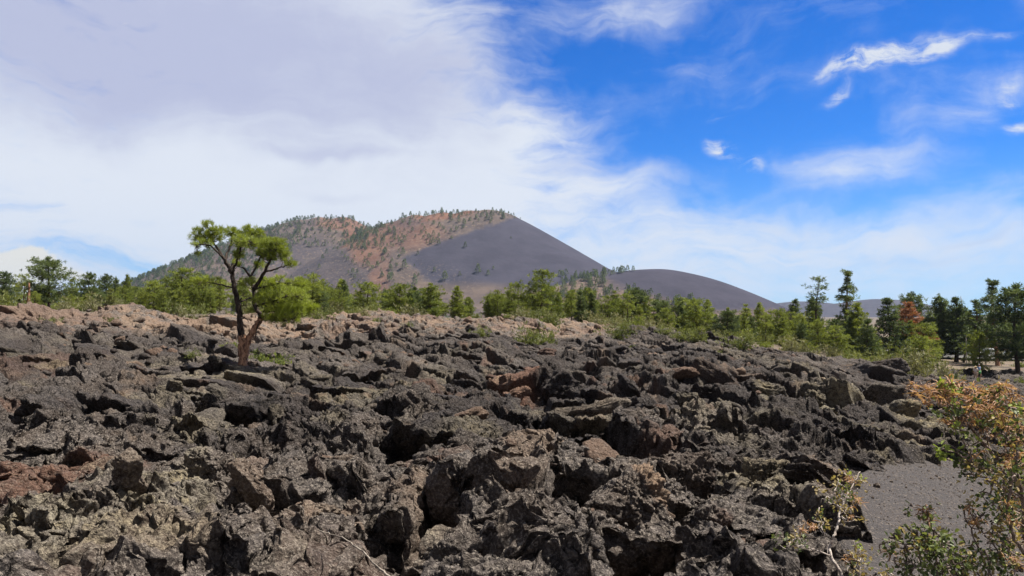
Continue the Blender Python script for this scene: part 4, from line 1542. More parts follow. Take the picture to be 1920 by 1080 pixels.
def build_forest():
    for (kind, px, d, top, label, wide, v) in NAMED:
        cat = {'dead': 'dead tree', 'tall': 'ponderosa pine', 'sparse': 'ponderosa pine'}.get(kind, 'pine tree')
        place_px(kind, px, d, top, label, 'pines of the forest belt' if kind != 'dead' else None, wide, v, cat)
    rng = np.random.default_rng(21)
    # the belt: mean row of the tree tops and of the lava edge by column
    cols = [0, 100, 200, 300, 420, 520, 620, 720, 820, 900, 1000, 1080, 1180, 1260, 1340, 1440, 1540, 1640, 1740, 1840, 1920]
    tops = [545, 540, 540, 535, 535, 542, 542, 546, 548, 550, 550, 550, 560, 572, 580, 590, 592, 596, 594, 592, 590]
    dmin = [66, 67, 67, 67, 68, 72, 80, 82, 84, 84, 84, 84, 84, 84, 82, 84, 90, 98, 108, 116, 112]
    n = 0
    placed = []
    while n < 250:
        px = rng.uniform(-30, 1250) if rng.uniform() < 0.68 else rng.uniform(1250, 1950)
        d = np.interp(px, cols, dmin) + 2 + abs(rng.normal(0, 1)) * 22
        if px > 1600:
            d += 14
        if px > 1765:
            d = rng.uniform(160, 200)
        x = (px - 960) / FPX * d
        if path_dist(x, d) < 2.5:
            continue
        if any(abs(x - a) < 1.6 and abs(d - b) < 2.0 for a, b in placed):
            continue
        placed.append((x, d))
        top = np.interp(px, cols, tops) + rng.normal(0, 9)
        z = ground_or_lava(x, d)
        h = CAMZ + (590 - top) / FPX * d - z
        h = float(np.clip(h, 1.8, 9.5)) * rng.uniform(0.72, 1.1)
        right = px > 1330
        kind = rng.choice(['round', 'cone', 'darkcone', 'darkround', 'lolly'], p=[0.2, 0.45, 0.2, 0.12, 0.03] if right else [0.48, 0.27, 0.07, 0.1, 0.08])
        place(str(kind), x, d, h, rng.uniform(0, 6.28), rng.uniform(0.85, 1.3), None,
              'one of the many green pines crowded in the forest belt behind the lava', 'pine tree', 'pines crowding the forest belt', z)
        n += 1


build_forest()


def far_pine(seed):
    """small conifer as seen half a mile off: trunk and ragged crown, 12 m tall"""
    rng = np.random.default_rng(seed)
    tk, cr = Acc(), Acc()
    tk.tube([(0, 0, -1), (0.1, 0, 5), (0, 0.1, 11.5)], [0.35, 0.25, 0.05], 5)
    n = 190
    t = rng.uniform(0, 1, n) ** 0.95
    rr = (1 - t) ** 0.8 * 4.3 * rng.uniform(0.2, 1.0, n) * (1 + 0.25 * np.sin(t * 22)) + 0.2
    a = rng.uniform(0, 6.28, n)
    C = np.stack([np.cos(a) * rr, np.sin(a) * rr, 1.2 + t * 10.6], -1)
    D = np.stack([np.cos(a), np.sin(a), rng.uniform(-0.1, 0.9, n)], -1)
    shards(cr, C, D, rng.uniform(1.2, 2.0, n), rng.uniform(0.8, 1.3, n), np.clip(0.5 + rng.normal(0, 0.25, n), 0, 1), rng)
    return tk, cr


def hill_trees():
    rng = np.random.default_rng(77)
    protos = []
    for k in range(3):
        tk, cr = far_pine(900 + k)
        root = empty('conifer')
        tk.build('trunk', BARK, root)
        cr.build('crown', NEEDLE_DARK, root, smooth=False)
        protos.append([root, False, np.vstack(cr.v), np.vstack(cr.q), np.concatenate(cr.a)])
    XS, YS, HS = [], [], []
    # points on the cone, found by sampling its surface
    cand = 16000
    X = rng.uniform(-1350, 250, cand)
    Y = rng.uniform(1250, 2350, cand)
    Z = cone_z(X, Y)
    s, t = px_of(X, Y, Z)
    e = 3.0
    nz = (cone_z(X, Y + e) - Z) / e
    facing = nz > -0.05 + 0.0 * s         # front side only
    veg = 1 - smooth_scree(s, t)
    dens = veg * (0.10
                  + 0.75 * ell(s, t, 620, 430, 150, 36, 6) + 0.35 * ell(s, t, 770, 425, 140, 40, 0) + 0.55 * ell(s, t, 880, 400, 110, 14, 3)
                  + 0.5 * ell(s, t, 700, 500, 60, 80, -12) + 2.2 * ell(s, t, 380, 505, 210, 46, -20) + 0.4 * ell(s, t, 520, 440, 60, 30, -20))
    dens *= np.where((t > 470) & (s > 520) & (s < 660), 0.35, 1)
    keep = facing & (t > 396) & (rng.uniform(0, 1, cand) < dens * 0.70)
    XS += list(X[keep]); YS += list(Y[keep]); HS += list(5.5 + 9 * rng.uniform(0, 1, keep.sum()) ** 1.8)
    # crest trees and the few on the bare scree
    def ray(px, py):
        ds = np.linspace(1000, 2500, 1600)
        zz = CAMZ + (590 - py) / FPX * ds
        sx = (px - 960) / FPX * ds
        g = np.maximum(cone_z(sx, ds), HILL2(sx, ds))
        k = int(np.argmax(g > zz))
        return (sx[k], ds[k]) if g[k] > zz[k] else None
    for (px, py, h) in [(834, 526, 20), (862, 517, 10), (896, 512, 20), (915, 516, 12), (814, 510, 11), (758, 503, 20), (755, 477, 16), (783, 478, 10), (872, 464, 14), (730, 528, 20), (778, 535, 20),
                        (690, 500, 14), (812, 455, 15), (822, 458, 15), (845, 437, 12), (920, 411, 15), (893, 410, 13), (870, 421, 16), (958, 447, 6), (925, 505, 8)]:
        r = ray(px, py)
        if r:
            XS.append(r[0]); YS.append(r[1]); HS.append(h)
    for px in np.linspace(735, 985, 50):
        px = px + rng.normal(0, 3)
        py = np.interp(px, [735, 780, 880, 940, 985], [408, 402, 394, 396, 408]) + abs(rng.normal(0, 3)) + 1
        r = ray(px, py)
        if r:
            XS.append(r[0]); YS.append(r[1]); HS.append(rng.uniform(3, 7))
    # smaller hill: the wooded spur on its left and trees on its crest and foot
    for q in range(150):
        px, py = rng.uniform(1045, 1200), 0
        u = rng.uniform()
        if u < 0.3:
            px = rng.uniform(1055, 1190); py = np.interp(px, [1055, 1130, 1190], [527, 508, 504]) + abs(rng.normal(0, 4)) + 2
        elif u < 0.65:
            px = rng.uniform(1045, 1135); py = rng.uniform(515, 560)
        else:
            px = rng.uniform(1100, 1300); py = np.interp(px, [1100, 1200, 1300], [535, 553, 572]) + rng.normal(0, 8) + 5
        r = ray(px, py)
        if r:
            XS.append(r[0]); YS.append(r[1]); HS.append(rng.uniform(7, 14))
    XS, YS, HS = map(np.array, (XS, YS, HS))
    g1, g2 = cone_z(XS, YS), HILL2(XS, YS)
    Z = np.maximum(g1, g2)
    on2 = g2 >= g1
    app = HS / YS
    order = np.argsort(-app)
    single = set(order[:85].tolist())
    V, Q, A, n = [], [], [], 0
    for i in range(len(XS)):
        k = int(rng.integers(3))
        s_ = HS[i] / 12.0
        rz = rng.uniform(0, 6.28)
        if i in single:
            root, used = protos[k][0], protos[k][1]
            loc, sc = (float(XS[i]), float(YS[i]), float(Z[i])), (s_ * 1.05,) * 3
            if not used:
                protos[k][1] = True
                o = root
                o.location, o.rotation_euler, o.scale = loc, (0, 0, rz), sc
            else:
                o = copy_tree(root, loc, rz, sc)
            tag(o, 'one of the small dark conifers scattered over the smaller hill and its spur' if on2[i] else 'one of the small dark conifers scattered over the slope of the big cinder cone',
                'conifer', 'conifers on the smaller hill' if on2[i] else 'conifers on the big cinder cone')
        else:
            v, q, a = protos[k][2:]
            c, s = math.cos(rz), math.sin(rz)
            R = np.array([[c, -s, 0], [s, c, 0], [0, 0, 1]])
            V.append((v * s_) @ R.T + np.array([XS[i], YS[i], Z[i]]))
            Q.append(q + n)
            A.append(np.clip(a + rng.normal(0, 0.15), 0, 1))
            n += len(v)
    o = mk('far_conifers', np.vstack(V), [np.vstack(Q)], NEEDLE_DARK, None, False, {'tone': np.concatenate(A)})
    tag(o, 'the many tiny conifers dotting the far slopes of the cone', 'far trees', kind='stuff')


hill_trees()


# ------------------------------------------------------------------ dead trunks
def snag(px, d, top, r, label, seed, lean=0.0, stubs=4, mat=BARK_GREY):
    rng = np.random.default_rng(seed)
    x = (px - 960) / FPX * d
    z = ground_or_lava(x, d)
    h = CAMZ + (590 - top) / FPX * d - z
    a = Acc()
    k = 8
    zz = np.linspace(-0.2, h, k)
    a.tube(np.stack([lean * zz + 0.02 * h * np.sin(zz), 0 * zz, zz], -1), np.linspace(r, r * 0.25, k), 7, 0.5, 0.2, rng)
    root = empty('dead_snag', (x, d, z))
    a.build('trunk', mat, root)
    for q in range(stubs):
        b = Acc()
        zq = rng.uniform(0.35, 0.9) * h
        an = rng.uniform(0, 6.28)
        bp = branch_pts((lean * zq, 0, zq), (math.cos(an), math.sin(an), 0.4), rng.uniform(0.08, 0.16) * h, 0, rng, 4)
        b.tube(bp, np.linspace(r * 0.35, r * 0.08, 4), 4)
        b.build('branch', mat, root)
    tag(root, label, 'dead tree')


snag(52, 76, 529, 0.24, 'short broken brown snag beside the large spreading pine on the left', 1, 0.03, 3, BARK_RED)
snag(1805, 130, 556, 0.20, 'tall thin bare grey pole of a dead tree between the dark pines on the right', 2, -0.01, 2)
snag(1739, 136, 570, 0.12, 'very thin bare dead stem just right of the rusty dead tree', 3, 0, 2)


# ------------------------------------------------------------------ low bushes and young pines in the lava, shrubs by the car park
def bush_proto(name, seed, mat, R=0.7, H=0.8, n=70, tr=0.16, bw=0.03, stems=7):
    rng = np.random.default_rng(seed)
    st, cr = Acc(), Acc()
    tips = []
    for k in range(stems):
        a = rng.uniform(0, 6.28)
        sp = rng.uniform(0.1, 1.0)
        bp = branch_pts((0, 0, -0.1), (math.cos(a) * sp, math.sin(a) * sp, 1.0), H * rng.uniform(0.7, 1.1), 0.1, rng, 5, 0.2)
        st.tube(bp, np.linspace(0.03 * H, 0.006, 5), 4)
        tips.append(bp)
    for k in range(n):
        bp = tips[int(rng.integers(stems))]
        c = bp[int(rng.integers(1, 5))] + rng.normal(0, 0.22 * R, 3) * np.array([1.3, 1.3, 0.7])
        c[2] = max(c[2], 0.05)
        tuft(cr, c, np.array([0, 0, 0.8]), tr * rng.uniform(0.7, 1.3), 9, bw, rng, 0.5 + 0.25 * rng.normal())
    root = empty(name)
    st.build('stems', BARK, root)
    cr.build('foliage', mat, root, smooth=False)
    return root


BUSHES = [
    # px, py(base), width px, kind, label
    (990, 648, 44, 'g', 'round yellow-green bush on the lava rim, left one of two side by side'),
    (1024, 643, 40, 'g', 'round yellow-green bush on the lava rim, right one of two side by side'),
    (1163, 634, 42, 'g', 'yellow-green bush standing alone on dark lava right of the middle'),
    (903, 640, 26, 'g', 'small bush on the tan crust left of the two round bushes'),
    (1245, 644, 26, 'g', 'small bush, first to the right of the lone one on the dark lava'),
    (1280, 646, 34, 'g', 'bushy young pine growing near the lava edge, left one of a pair'),
    (1306, 648, 38, 'g', 'bushy young pine growing near the lava edge, right one of a pair'),
    (1188, 645, 26, 'y', 'pale green tuft below the lone bush on dark lava'),
    (703, 605, 22, 'y', 'small green tuft high on the rim, left of the mushroom-shaped pine'),
    (764, 630, 22, 'y', 'small green tuft on tan crust below the bright conical tree'),
    (828, 604, 24, 'y', 'little bush right below the bright conical tree'),
    (950, 612, 20, 'y', 'little bush on the tan rim below the two bare-trunked pines'),
    (215, 622, 28, 'y', 'green cushion below the yellow-green young pine on the left'),
    (104, 612, 44, 'y', 'low patch of green on the rusty lava at the far left'),
    (365, 665, 22, 'g', 'bright green sprig left of the lone twisted pine'),
    (438, 646, 30, 'd', 'dark green tuft left of the trunk of the lone twisted pine'),
    (505, 664, 46, 'd', 'low green branchy bush just right of the trunk of the lone twisted pine'),
    (480, 652, 30, 'd', 'small dark bush hugging the foot of the lone twisted pine'),
    (1348, 664, 22, 'y', 'tiny yellowish plant at the lava edge'),
    (1392, 660, 44, 'g', 'bright bush at the lava edge below the pair of tall green pines'),
    (58, 720, 9, 'y', 'tiny yellow-green sprout on the dark lava at the left'),
    (1648, 688, 40, 'g', 'light green bush on the left side of the distant trail'),
    (1690, 688, 60, 'g', 'wide light green shrub on the right side of the distant trail'),
    (1745, 694, 60, 'g', 'green shrub right of the wide one beside the distant trail'),
    (1797, 660, 36, 'y', 'bright yellow-green shrub just left of the parked cars'),
    (1770, 652, 70, 's', 'grey-green sage mound behind the bright yellow-green shrub'),
    (1715, 640, 60, 's', 'pale sage mound on the far side of the trail'),
    (1880, 676, 50, 's', 'pale shrub in front of the parked cars at the right'),
    (1912, 690, 44, 'y', 'yellow-green shrub cut by the right edge beyond the lava'),
    (1912, 652, 50, 'y', 'autumn-yellow shrub beside the black trunk at the right edge'),
    (1500, 640, 60, 's', 'low straw-coloured brush left of the gaunt ponderosa'),
    (1450, 640, 60, 's', 'low straw-coloured brush further left of the gaunt ponderosa'),
    (1535, 652, 40, 'y', 'yellowish brush at the foot of the gaunt ponderosa'),
    (1900, 790, 50, 'y', 'yellowish grass clump on the lava behind the orange seed heads'),
]


def build_bushes():
    rng = np.random.default_rng(31)
    pr = {}
    for k, m in (('g', NEEDLE_YOUNG), ('y', NEEDLE_YOUNG), ('d', NEEDLE), ('s', SAGE)):
        pr[k] = [bush_proto('bush', 400 + ord(k) + i, m, 0.7, {'y': 0.45}.get(k, 0.8), {'y': 60}.get(k, 110)) for i in range(2)]
    used = set()

    def put(k, x, y, z, w, label, group=None):
        o = pr[k][int(rng.integers(2))]
        sc = (w / 1.5, w / 1.5, w / 1.5)
        if o.name in used:
            o = copy_tree(o, (x, y, z), rng.uniform(0, 6.28), sc)
        else:
            used.add(o.name)
            o.location, o.scale, o.rotation_euler = (x, y, z), sc, (0, 0, rng.uniform(0, 6.28))
        tag(o, label, 'bush', group)
    for (px, py, w, k, label) in BUSHES:
        p = at(px, py)
        if p[1] > 200:
            p[1] = 80
            p[0] = (px - 960) / FPX * 80
        z = ground_or_lava(p[0], p[1])
        put(k, p[0], p[1], z + 0.05, (1.5 if px < 1740 else 0.9) * w * p[1] / FPX, label)
    # undergrowth between the pines
    n = 0
    while n < 150:
        px = rng.uniform(560, 1930) if n > 25 else rng.uniform(0, 560)
        a = az_of(px)
        d = edge_dist(a) + rng.uniform(-9, 30)
        x = (px - 960) / FPX * d
        if path_dist(x, d) < 2 or (px > 1765 and d < 152 and n % 3):
            n += px > 1765
            continue
        k = str(rng.choice(['g', 's', 'y', 'd'], p=[0.22, 0.48, 0.15, 0.15]))
        put(k, x, d, ground_or_lava(x, d), rng.uniform(1.2, 3.0) if px < 1765 else rng.uniform(0.7, 1.5), 'one of the low bushes of the undergrowth between lava and pines', 'bushes of the undergrowth')
        n += 1

    for k in pr:
        for o in pr[k]:
            if o.name not in used:
                drop(o)


def drop(o):
    for ch in list(o.children):
        bpy.data.objects.remove(ch)
    bpy.data.objects.remove(o)


build_bushes()
for _k in PROTO:
    for _p in PROTO[_k]:
        if not _p[1]:
            drop(_p[0])


# ------------------------------------------------------------------ the lone twisted pine
def lone_pine():
    rng = np.random.default_rng(12)
    base = at(457, 691)
    D = base[1]
    sc = D / FPX / 3.375                      # metres per unit of the sketch below

    def W(u, v, dy=0.0):
        return np.array([(u - 462) * sc, dy, (992 - v) * sc])
    root = empty('twisted_pine', (base[0], base[1], float(surf_z(base[0], base[1])[0])))
    tag(root, 'lone twisted pine with forked trunk and orange lower bark standing in the lava', 'pine tree')
    low, up, cr = Acc(), Acc(), Acc()
    stems = []

    def stem(acc, pts, r0, r1, keep=True, sides=10):
        P = np.array([W(*p) for p in pts])
        t = np.linspace(0, 1, len(P))
        tt = np.linspace(0, 1, len(P) * 4)
        Q = np.stack([np.interp(tt, t, P[:, i]) for i in range(3)], -1)
        for _ in range(2):
            Q[1:-1] = 0.25 * Q[:-2] + 0.5 * Q[1:-1] + 0.25 * Q[2:]
        Q[1:-1] += rng.normal(0, 0.012, Q[1:-1].shape)
        acc.tube(Q, np.linspace(r0, r1, len(Q)), sides, 0.5, 0.13, rng)
        if keep:
            stems.append(Q)
        return Q
    u = sc
    stem(low, [(462, 1030), (462, 960), (458, 900), (455, 850), (452, 800)], 31 * u, 23 * u, False, 14)
    stem(low, [(474, 940), (486, 870), (500, 815), (535, 755), (562, 720), (572, 690)], 20 * u, 17 * u, True, 12)
    stem(up, [(453, 815), (440, 760), (437, 690), (425, 600), (405, 520), (392, 455), (384, 400, 0.05)], 21 * u, 12 * u, True, 12)
    stem(up, [(384, 410, 0.05), (362, 365, 0), (335, 322, -0.05)], 15 * u, 10 * u)
    stem(up, [(335, 325), (290, 260, 0.1), (262, 222, 0.1), (225, 195, 0.2)], 9 * u, 4 * u)
    stem(up, [(335, 325), (318, 290, -0.2), (280, 240, -0.5), (200, 240, -0.6)], 7 * u, 3 * u)
    stem(up, [(262, 222, 0.1), (240, 160, 0), (222, 105, 0)], 5 * u, 2.5 * u)
    stem(up, [(225, 195, 0.2), (170, 180, 0.2), (130, 165, 0.3)], 5 * u, 2.5 * u)
    stem(up, [(340, 320), (345, 250, 0.4), (350, 190, 0.5), (352, 150, 0.5)], 9 * u, 3 * u)
    stem(up, [(384, 400), (370, 350, 0.3), (375, 280, 0.6), (400, 200, 0.7), (450, 150, 0.8), (510, 150, .8)], 10 * u, 3 * u)
    stem(up, [(388, 420), (410, 378, -0.2), (450, 310, -0.4), (470, 250, -0.5), (520, 215, -.6)], 9 * u, 3 * u)
    stem(up, [(572, 700), (572, 670, -0.1), (550, 645, -0.1), (530, 610, 0), (528, 555, 0), (514, 500, 0.1), (490, 430, 0.2), (440, 375, 0.3)], 15 * u, 6 * u)
    stem(up, [(520, 520, 0), (575, 455, -0.2), (610, 400, -0.3), (640, 345, -0.4), (668, 300, -0.4), (700, 250, -0.4)], 13 * u, 4 * u)
    stem(up, [(610, 402, -0.3), (670, 398, -0.5), (740, 375, -0.6), (785, 360, -0.6)], 6 * u, 2.5 * u)
    stem(up, [(500, 440, 0.1), (530, 330, 0.4), (570, 240, 0.6), (585, 200, 0.6)], 7 * u, 3 * u)
    stem(up, [(535, 622, 0), (600, 608, -0.4), (690, 590, -0.7), (770, 560, -0.8), (840, 560, -.8)], 8 * u, 3 * u)
    stem(up, [(560, 660, 0), (640, 650, 0.5), (720, 655, 0.7), (860, 640, 0.8)], 7 * u, 3 * u)
    stem(up, [(572, 700), (565, 760, -0.3), (555, 830, -0.4)], 5 * u, 2 * u)
    stem(up, [(568, 680), (640, 700, -0.2), (720, 720, -0.3), (800, 700, -.4)], 5 * u, 2.5 * u)
    stem(up, [(405, 510), (350, 488, -0.2), (290, 480, -0.4), (230, 468, -0.4)], 6 * u, 2.5 * u)
    stem(up, [(515, 520), (560, 500, .3), (640, 472, .5), (695, 470, .5)], 5 * u, 2.5 * u)
    stem(up, [(430, 600), (480, 560, .5), (560, 560, .8), (640, 540, .9), (720, 510, .9)], 6 * u, 2.5 * u)
    stem(up, [(428, 590), (460, 580, -0.3), (475, 572, -0.4)], 4 * u, 2 * u)
    stem(up, [(436, 690), (470, 700, -0.3), (500, 690, -0.5), (520, 720, -.5)], 4 * u, 2 * u)
    blobs = [(165, 165, 66, 42, .2), (222, 100, 36, 20, 0), (275, 165, 66, 48, .1), (225, 232, 60, 26, -.4), (350, 150, 50, 38, .5), (450, 132, 66, 32, .8), (510, 150, 34, 30, .8),
             (480, 222, 80, 40, -.4), (560, 215, 60, 40, .5), (600, 265, 66, 44, -.2), (700, 245, 58, 46, -.4), (728, 300, 44, 34, -.4), (775, 352, 40, 26, -.6), (640, 310, 46, 32, -.3), (455, 300, 36, 26, -.4), (545, 355, 44, 18, .4),
             (200, 290, 24, 12, -.4), (240, 462, 86, 24, -.4), (490, 468, 66, 26, .2), (590, 510, 66, 44, .5), (700, 510, 86, 52, .8), (775, 480, 66, 40, .8), (780, 560, 96, 52, -.5), (865, 628, 44, 30, .4), (640, 575, 70, 44, -.5), (655, 440, 40, 14, .5),
             (735, 700, 88, 32, -.3), (700, 620, 90, 36, .5), (800, 640, 70, 40, .3), (405, 345, 26, 22, .2), (620, 220, 40, 26, -.3), (500, 640, 30, 20, .4), (640, 690, 50, 22, 0), (650, 640, 70, 34, .2), (770, 655, 80, 34, -.2), (590, 470, 50, 26, .3)]
    nodes = np.vstack(stems)
    upper = nodes[nodes[:, 2] > 1.2]
    for (bu, bv, ru, rv, dy) in blobs:
        c = W(bu, bv, dy)
        k = upper[np.argmin(np.linalg.norm(upper - c, axis=1))]
        n = max(7, int(ru * rv / (38 if bv > 430 else 42)))
        for q in range(n):
            while True:
                o = rng.uniform(-1, 1, 3)
                if o @ o < 1:
                    break
            t = c + o * np.array([ru * sc, ru * sc * 0.9, rv * sc]) * (1.26 if bv > 430 else 1.1)
            kk = upper[np.argmin(np.linalg.norm(upper - t, axis=1) + 0.02 * rng.uniform(size=len(upper)))]
            if q % 2 == 0:
                mid = (kk + t) / 2 + rng.normal(0, 0.05, 3) - np.array([0, 0, 0.05])
                up.tube([kk, mid, t], [0.014, 0.010, 0.006], 4)
            d = t - kk
            d = d / (np.linalg.norm(d) + 1e-6) * 0.7 + np.array([0, 0, 0.75])
            bright = 0.6 + 0.28 * (bv > 430) + 0.16 * rng.normal()
            dirs = rng.normal(size=(34, 3)) * 0.7 + d
            shards(cr, np.tile(t, (34, 1)) - d * 0.03 + rng.normal(0, 0.02, (34, 3)), dirs, rng.uniform(0.10, 0.20, 34), 0.011, np.clip(bright + rng.normal(0, 0.08, 34), 0, 1), rng)
    low.build('lower_trunk', BARK_RED, root)
    up.build('branches', BARK_BLACK, root)
    cr.build('crown', NEEDLE_BRIGHT, root, smooth=False)


BARK_BLACK = bark_mat('dark_pine_bark', (0.018, 0.014, 0.013), (0.07, 0.052, 0.043), 12)
NEEDLE_BRIGHT = foliage_mat('lone_pine_needles', (0.045, 0.075, 0.018), (0.27, 0.32, 0.06), 0.34)
lone_pine()
# ------------------------------------------------------------------ shrubs beside the near path
def PW(px, py, d):
    return np.array([(px - 960) / FPX * d, d, CAMZ + (590 - py) / FPX * d])


LEAF = foliage_mat('shrub_leaves', (0.045, 0.065, 0.028), (0.20, 0.235, 0.095), 0.3, 0.5)
LEAF_LIME = foliage_mat('fresh_shrub_leaves', (0.17, 0.23, 0.05), (0.38, 0.44, 0.12), 0.35, 0.45)
LEAF_DRY = foliage_mat('yellowing_shrub_leaves', (0.24, 0.18, 0.085), (0.46, 0.38, 0.20), 0.3, 0.6)
SEED = foliage_mat('orange_seed_heads', (0.30, 0.15, 0.085), (0.56, 0.36, 0.24), 0.3, 0.7)
TWIG = bark_mat('shrub_bark', (0.13, 0.09, 0.075), (0.36, 0.29, 0.26), 40)
WHITE_WOOD = bark_mat('bleached_wood', (0.34, 0.28, 0.25), (0.62, 0.55, 0.50), 30)


def leaves(acc, C, D, size, tone, rng):
    """small folded lobed leaves: six-cornered blades bent along the midrib"""
    n = len(C)
    D = D / (np.linalg.norm(D, axis=1, keepdims=True) + 1e-9)
    N = rng.normal(size=(n, 3)) * 0.8 + np.array([0, 0, 0.8])
    S = np.cross(D, N)
    S /= np.linalg.norm(S, axis=1, keepdims=True) + 1e-9
    U = np.cross(S, D)
    L = np.asarray(size).reshape(-1, 1)
    w = L * rng.uniform(0.30, 0.42, (n, 1))
    f = rng.uniform(0.05, 0.22, (n, 1)) * L
    P = [C, C + D * L * 0.28 + S * w * 0.75 + U * f, C + D * L * 0.5 + S * w * 0.62 + U * f, C + D * L * 0.72 + S * w * 0.85 + U * f, C + D * L,
         C + D * L * 0.72 - S * w * 0.85 + U * f, C + D * L * 0.5 - S * w * 0.62 + U * f, C + D * L * 0.28 - S * w * 0.75 + U * f, C + D * L * 0.5]
    V = np.stack(P, 1).reshape(-1, 3)
    b = np.arange(n)[:, None] * 9
    T_ = np.concatenate([b + np.array(t)[None] for t in ((0, 1, 8), (1, 2, 8), (2, 3, 8), (3, 4, 8), (4, 5, 8), (5, 6, 8), (6, 7, 8), (7, 0, 8))])
    acc.add(V, T_, None, np.repeat(np.clip(tone, 0, 1).astype(np.float32), 9))


def tassel(acc, c, rng, n=14, L=0.05):
    """a drooping dry flower cluster of thin curled strands"""
    for k in range(n):
        d = np.array([rng.normal(), rng.normal(), rng.normal(0.3, 0.6)])
        d /= np.linalg.norm(d)
        p = [c + rng.normal(0, 0.006, 3)]
        for q in range(3):
            p.append(p[-1] + d * L / 3 * rng.uniform(0.7, 1.2))
            d = d + np.array([0, 0, -0.45]) + rng.normal(0, 0.25, 3)
            d /= np.linalg.norm(d)
        w = 0.0042
        s = np.cross(d, rng.normal(size=3))
        s /= np.linalg.norm(s)
        V = []
        for i, q in enumerate(p):
            ww = w * (1 - 0.22 * i)
            V += [q - s * ww, q + s * ww]
        acc.add(V, None, [[0, 1, 3, 2], [2, 3, 5, 4], [4, 5, 7, 6]], float(np.clip(rng.normal(0.5, 0.25), 0, 1)))


def smooth_curve(P, k=5, wob=0.0, rng=None):
    P = np.asarray(P, float)
    t = np.linspace(0, 1, len(P))
    tt = np.linspace(0, 1, (len(P) - 1) * k + 1)
    Q = np.stack([np.interp(tt, t, P[:, i]) for i in range(3)], -1)
    for _ in range(3):
        Q[1:-1] = 0.25 * Q[:-2] + 0.5 * Q[1:-1] + 0.25 * Q[2:]
    if wob:
        Q[1:-1] += rng.normal(0, wob, Q[1:-1].shape)
    return Q


def shrub(label, seed, stems, clusters, foot, stem_mat=TWIG, name='shrub', thin=1.0, dens=1.0):
    """stems: (points (px,py,d), r0, r1); clusters: (px, py, rx, ry, d, dd, n, kind mix)"""
    rng = np.random.default_rng(seed)
    root = empty(name, tuple(foot))
    off = np.array(foot)
    wood, lf, lime, dry, seedh = Acc(), Acc(), Acc(), Acc(), Acc()
    heads = []
    nodes, rad = [], []
    for (pts, r0, r1) in stems:
        P = [PW(*p) for p in pts]
        Q = smooth_curve(P, 6, 0.004, rng)
        wood.tube(Q - off, np.linspace(r0, r1, len(Q)), 7, 0.5, 0.12, rng)
        nodes.append(Q)
    nodes = list(np.vstack(nodes))
    for (px, py, rx, ry, d, dd, n, mix) in clusters:
        cs = []
        n = max(3, int(n * dens))
        for q in range(n):
            a, r = rng.uniform(0, 6.28), math.sqrt(rng.uniform())
            cs.append(PW(px + rx * r * math.cos(a), py + ry * r * math.sin(a), d + rng.uniform(-dd, dd)))
        arr = np.array(nodes)
        cs.sort(key=lambda c: np.min(np.linalg.norm(arr - c, axis=1)))
        mix = dict(mix)
        mix['bare'] = mix.get('bare', 0) + 0.28 * sum(mix.values())
        for c in cs:
            arr = np.array(nodes)
            dist = np.linalg.norm(arr - c, axis=1) + 0.25 * np.maximum(arr[:, 2] - c[2], 0)
            k = arr[int(np.argmin(dist))]
            mid = (k + c) / 2 + rng.normal(0, 0.025, 3)
            Q = smooth_curve([k, mid, c], 3)
            wood.tube(Q - off, np.linspace(0.0046, 0.0020, len(Q)) * thin, 4, 0.5)
            nodes += [mid, c]
            kind = str(rng.choice(list(mix.keys()), p=np.array(list(mix.values())) / sum(mix.values())))
            dirv = (c - k) / (np.linalg.norm(c - k) + 1e-6)
            if kind == 'seed':
                one = Acc()
                tassel(one, c - off, rng, int(rng.integers(10, 18)), rng.uniform(0.035, 0.065))
                heads.append(one)
            elif kind != 'bare':
                m = int(rng.integers(6, 12))
                C = c + rng.normal(0, 0.022, (m, 3))
                D = rng.normal(size=(m, 3)) + dirv * 0.6 + np.array([0, 0, 0.1])
                tone = np.clip(rng.normal(0.45, 0.25, m), 0, 1)
                leaves({'green': lf, 'lime': lime, 'dry': dry}[kind], C - off, D, rng.uniform(0.018, 0.036, m), tone, rng)
    wood.build('branches', stem_mat, root)
    if len(heads) < 60:
        for one in heads:
            one.build('flower_cluster', SEED, root, smooth=False)
    else:
        for one in heads:
            base_n = seedh.n
            V = np.vstack(one.v)
            seedh.add(V, None, np.vstack(one.q), np.concatenate(one.a))
    for nm, ac, mt in (('leaves', lf, LEAF), ('fresh_leaves', lime, LEAF_LIME), ('dry_leaves', dry, LEAF_DRY), ('flower_clusters', seedh, SEED)):
        if ac.n:
            ac.build(nm, mt, root, smooth=False)
    tag(root, label, 'shrub')
    return root


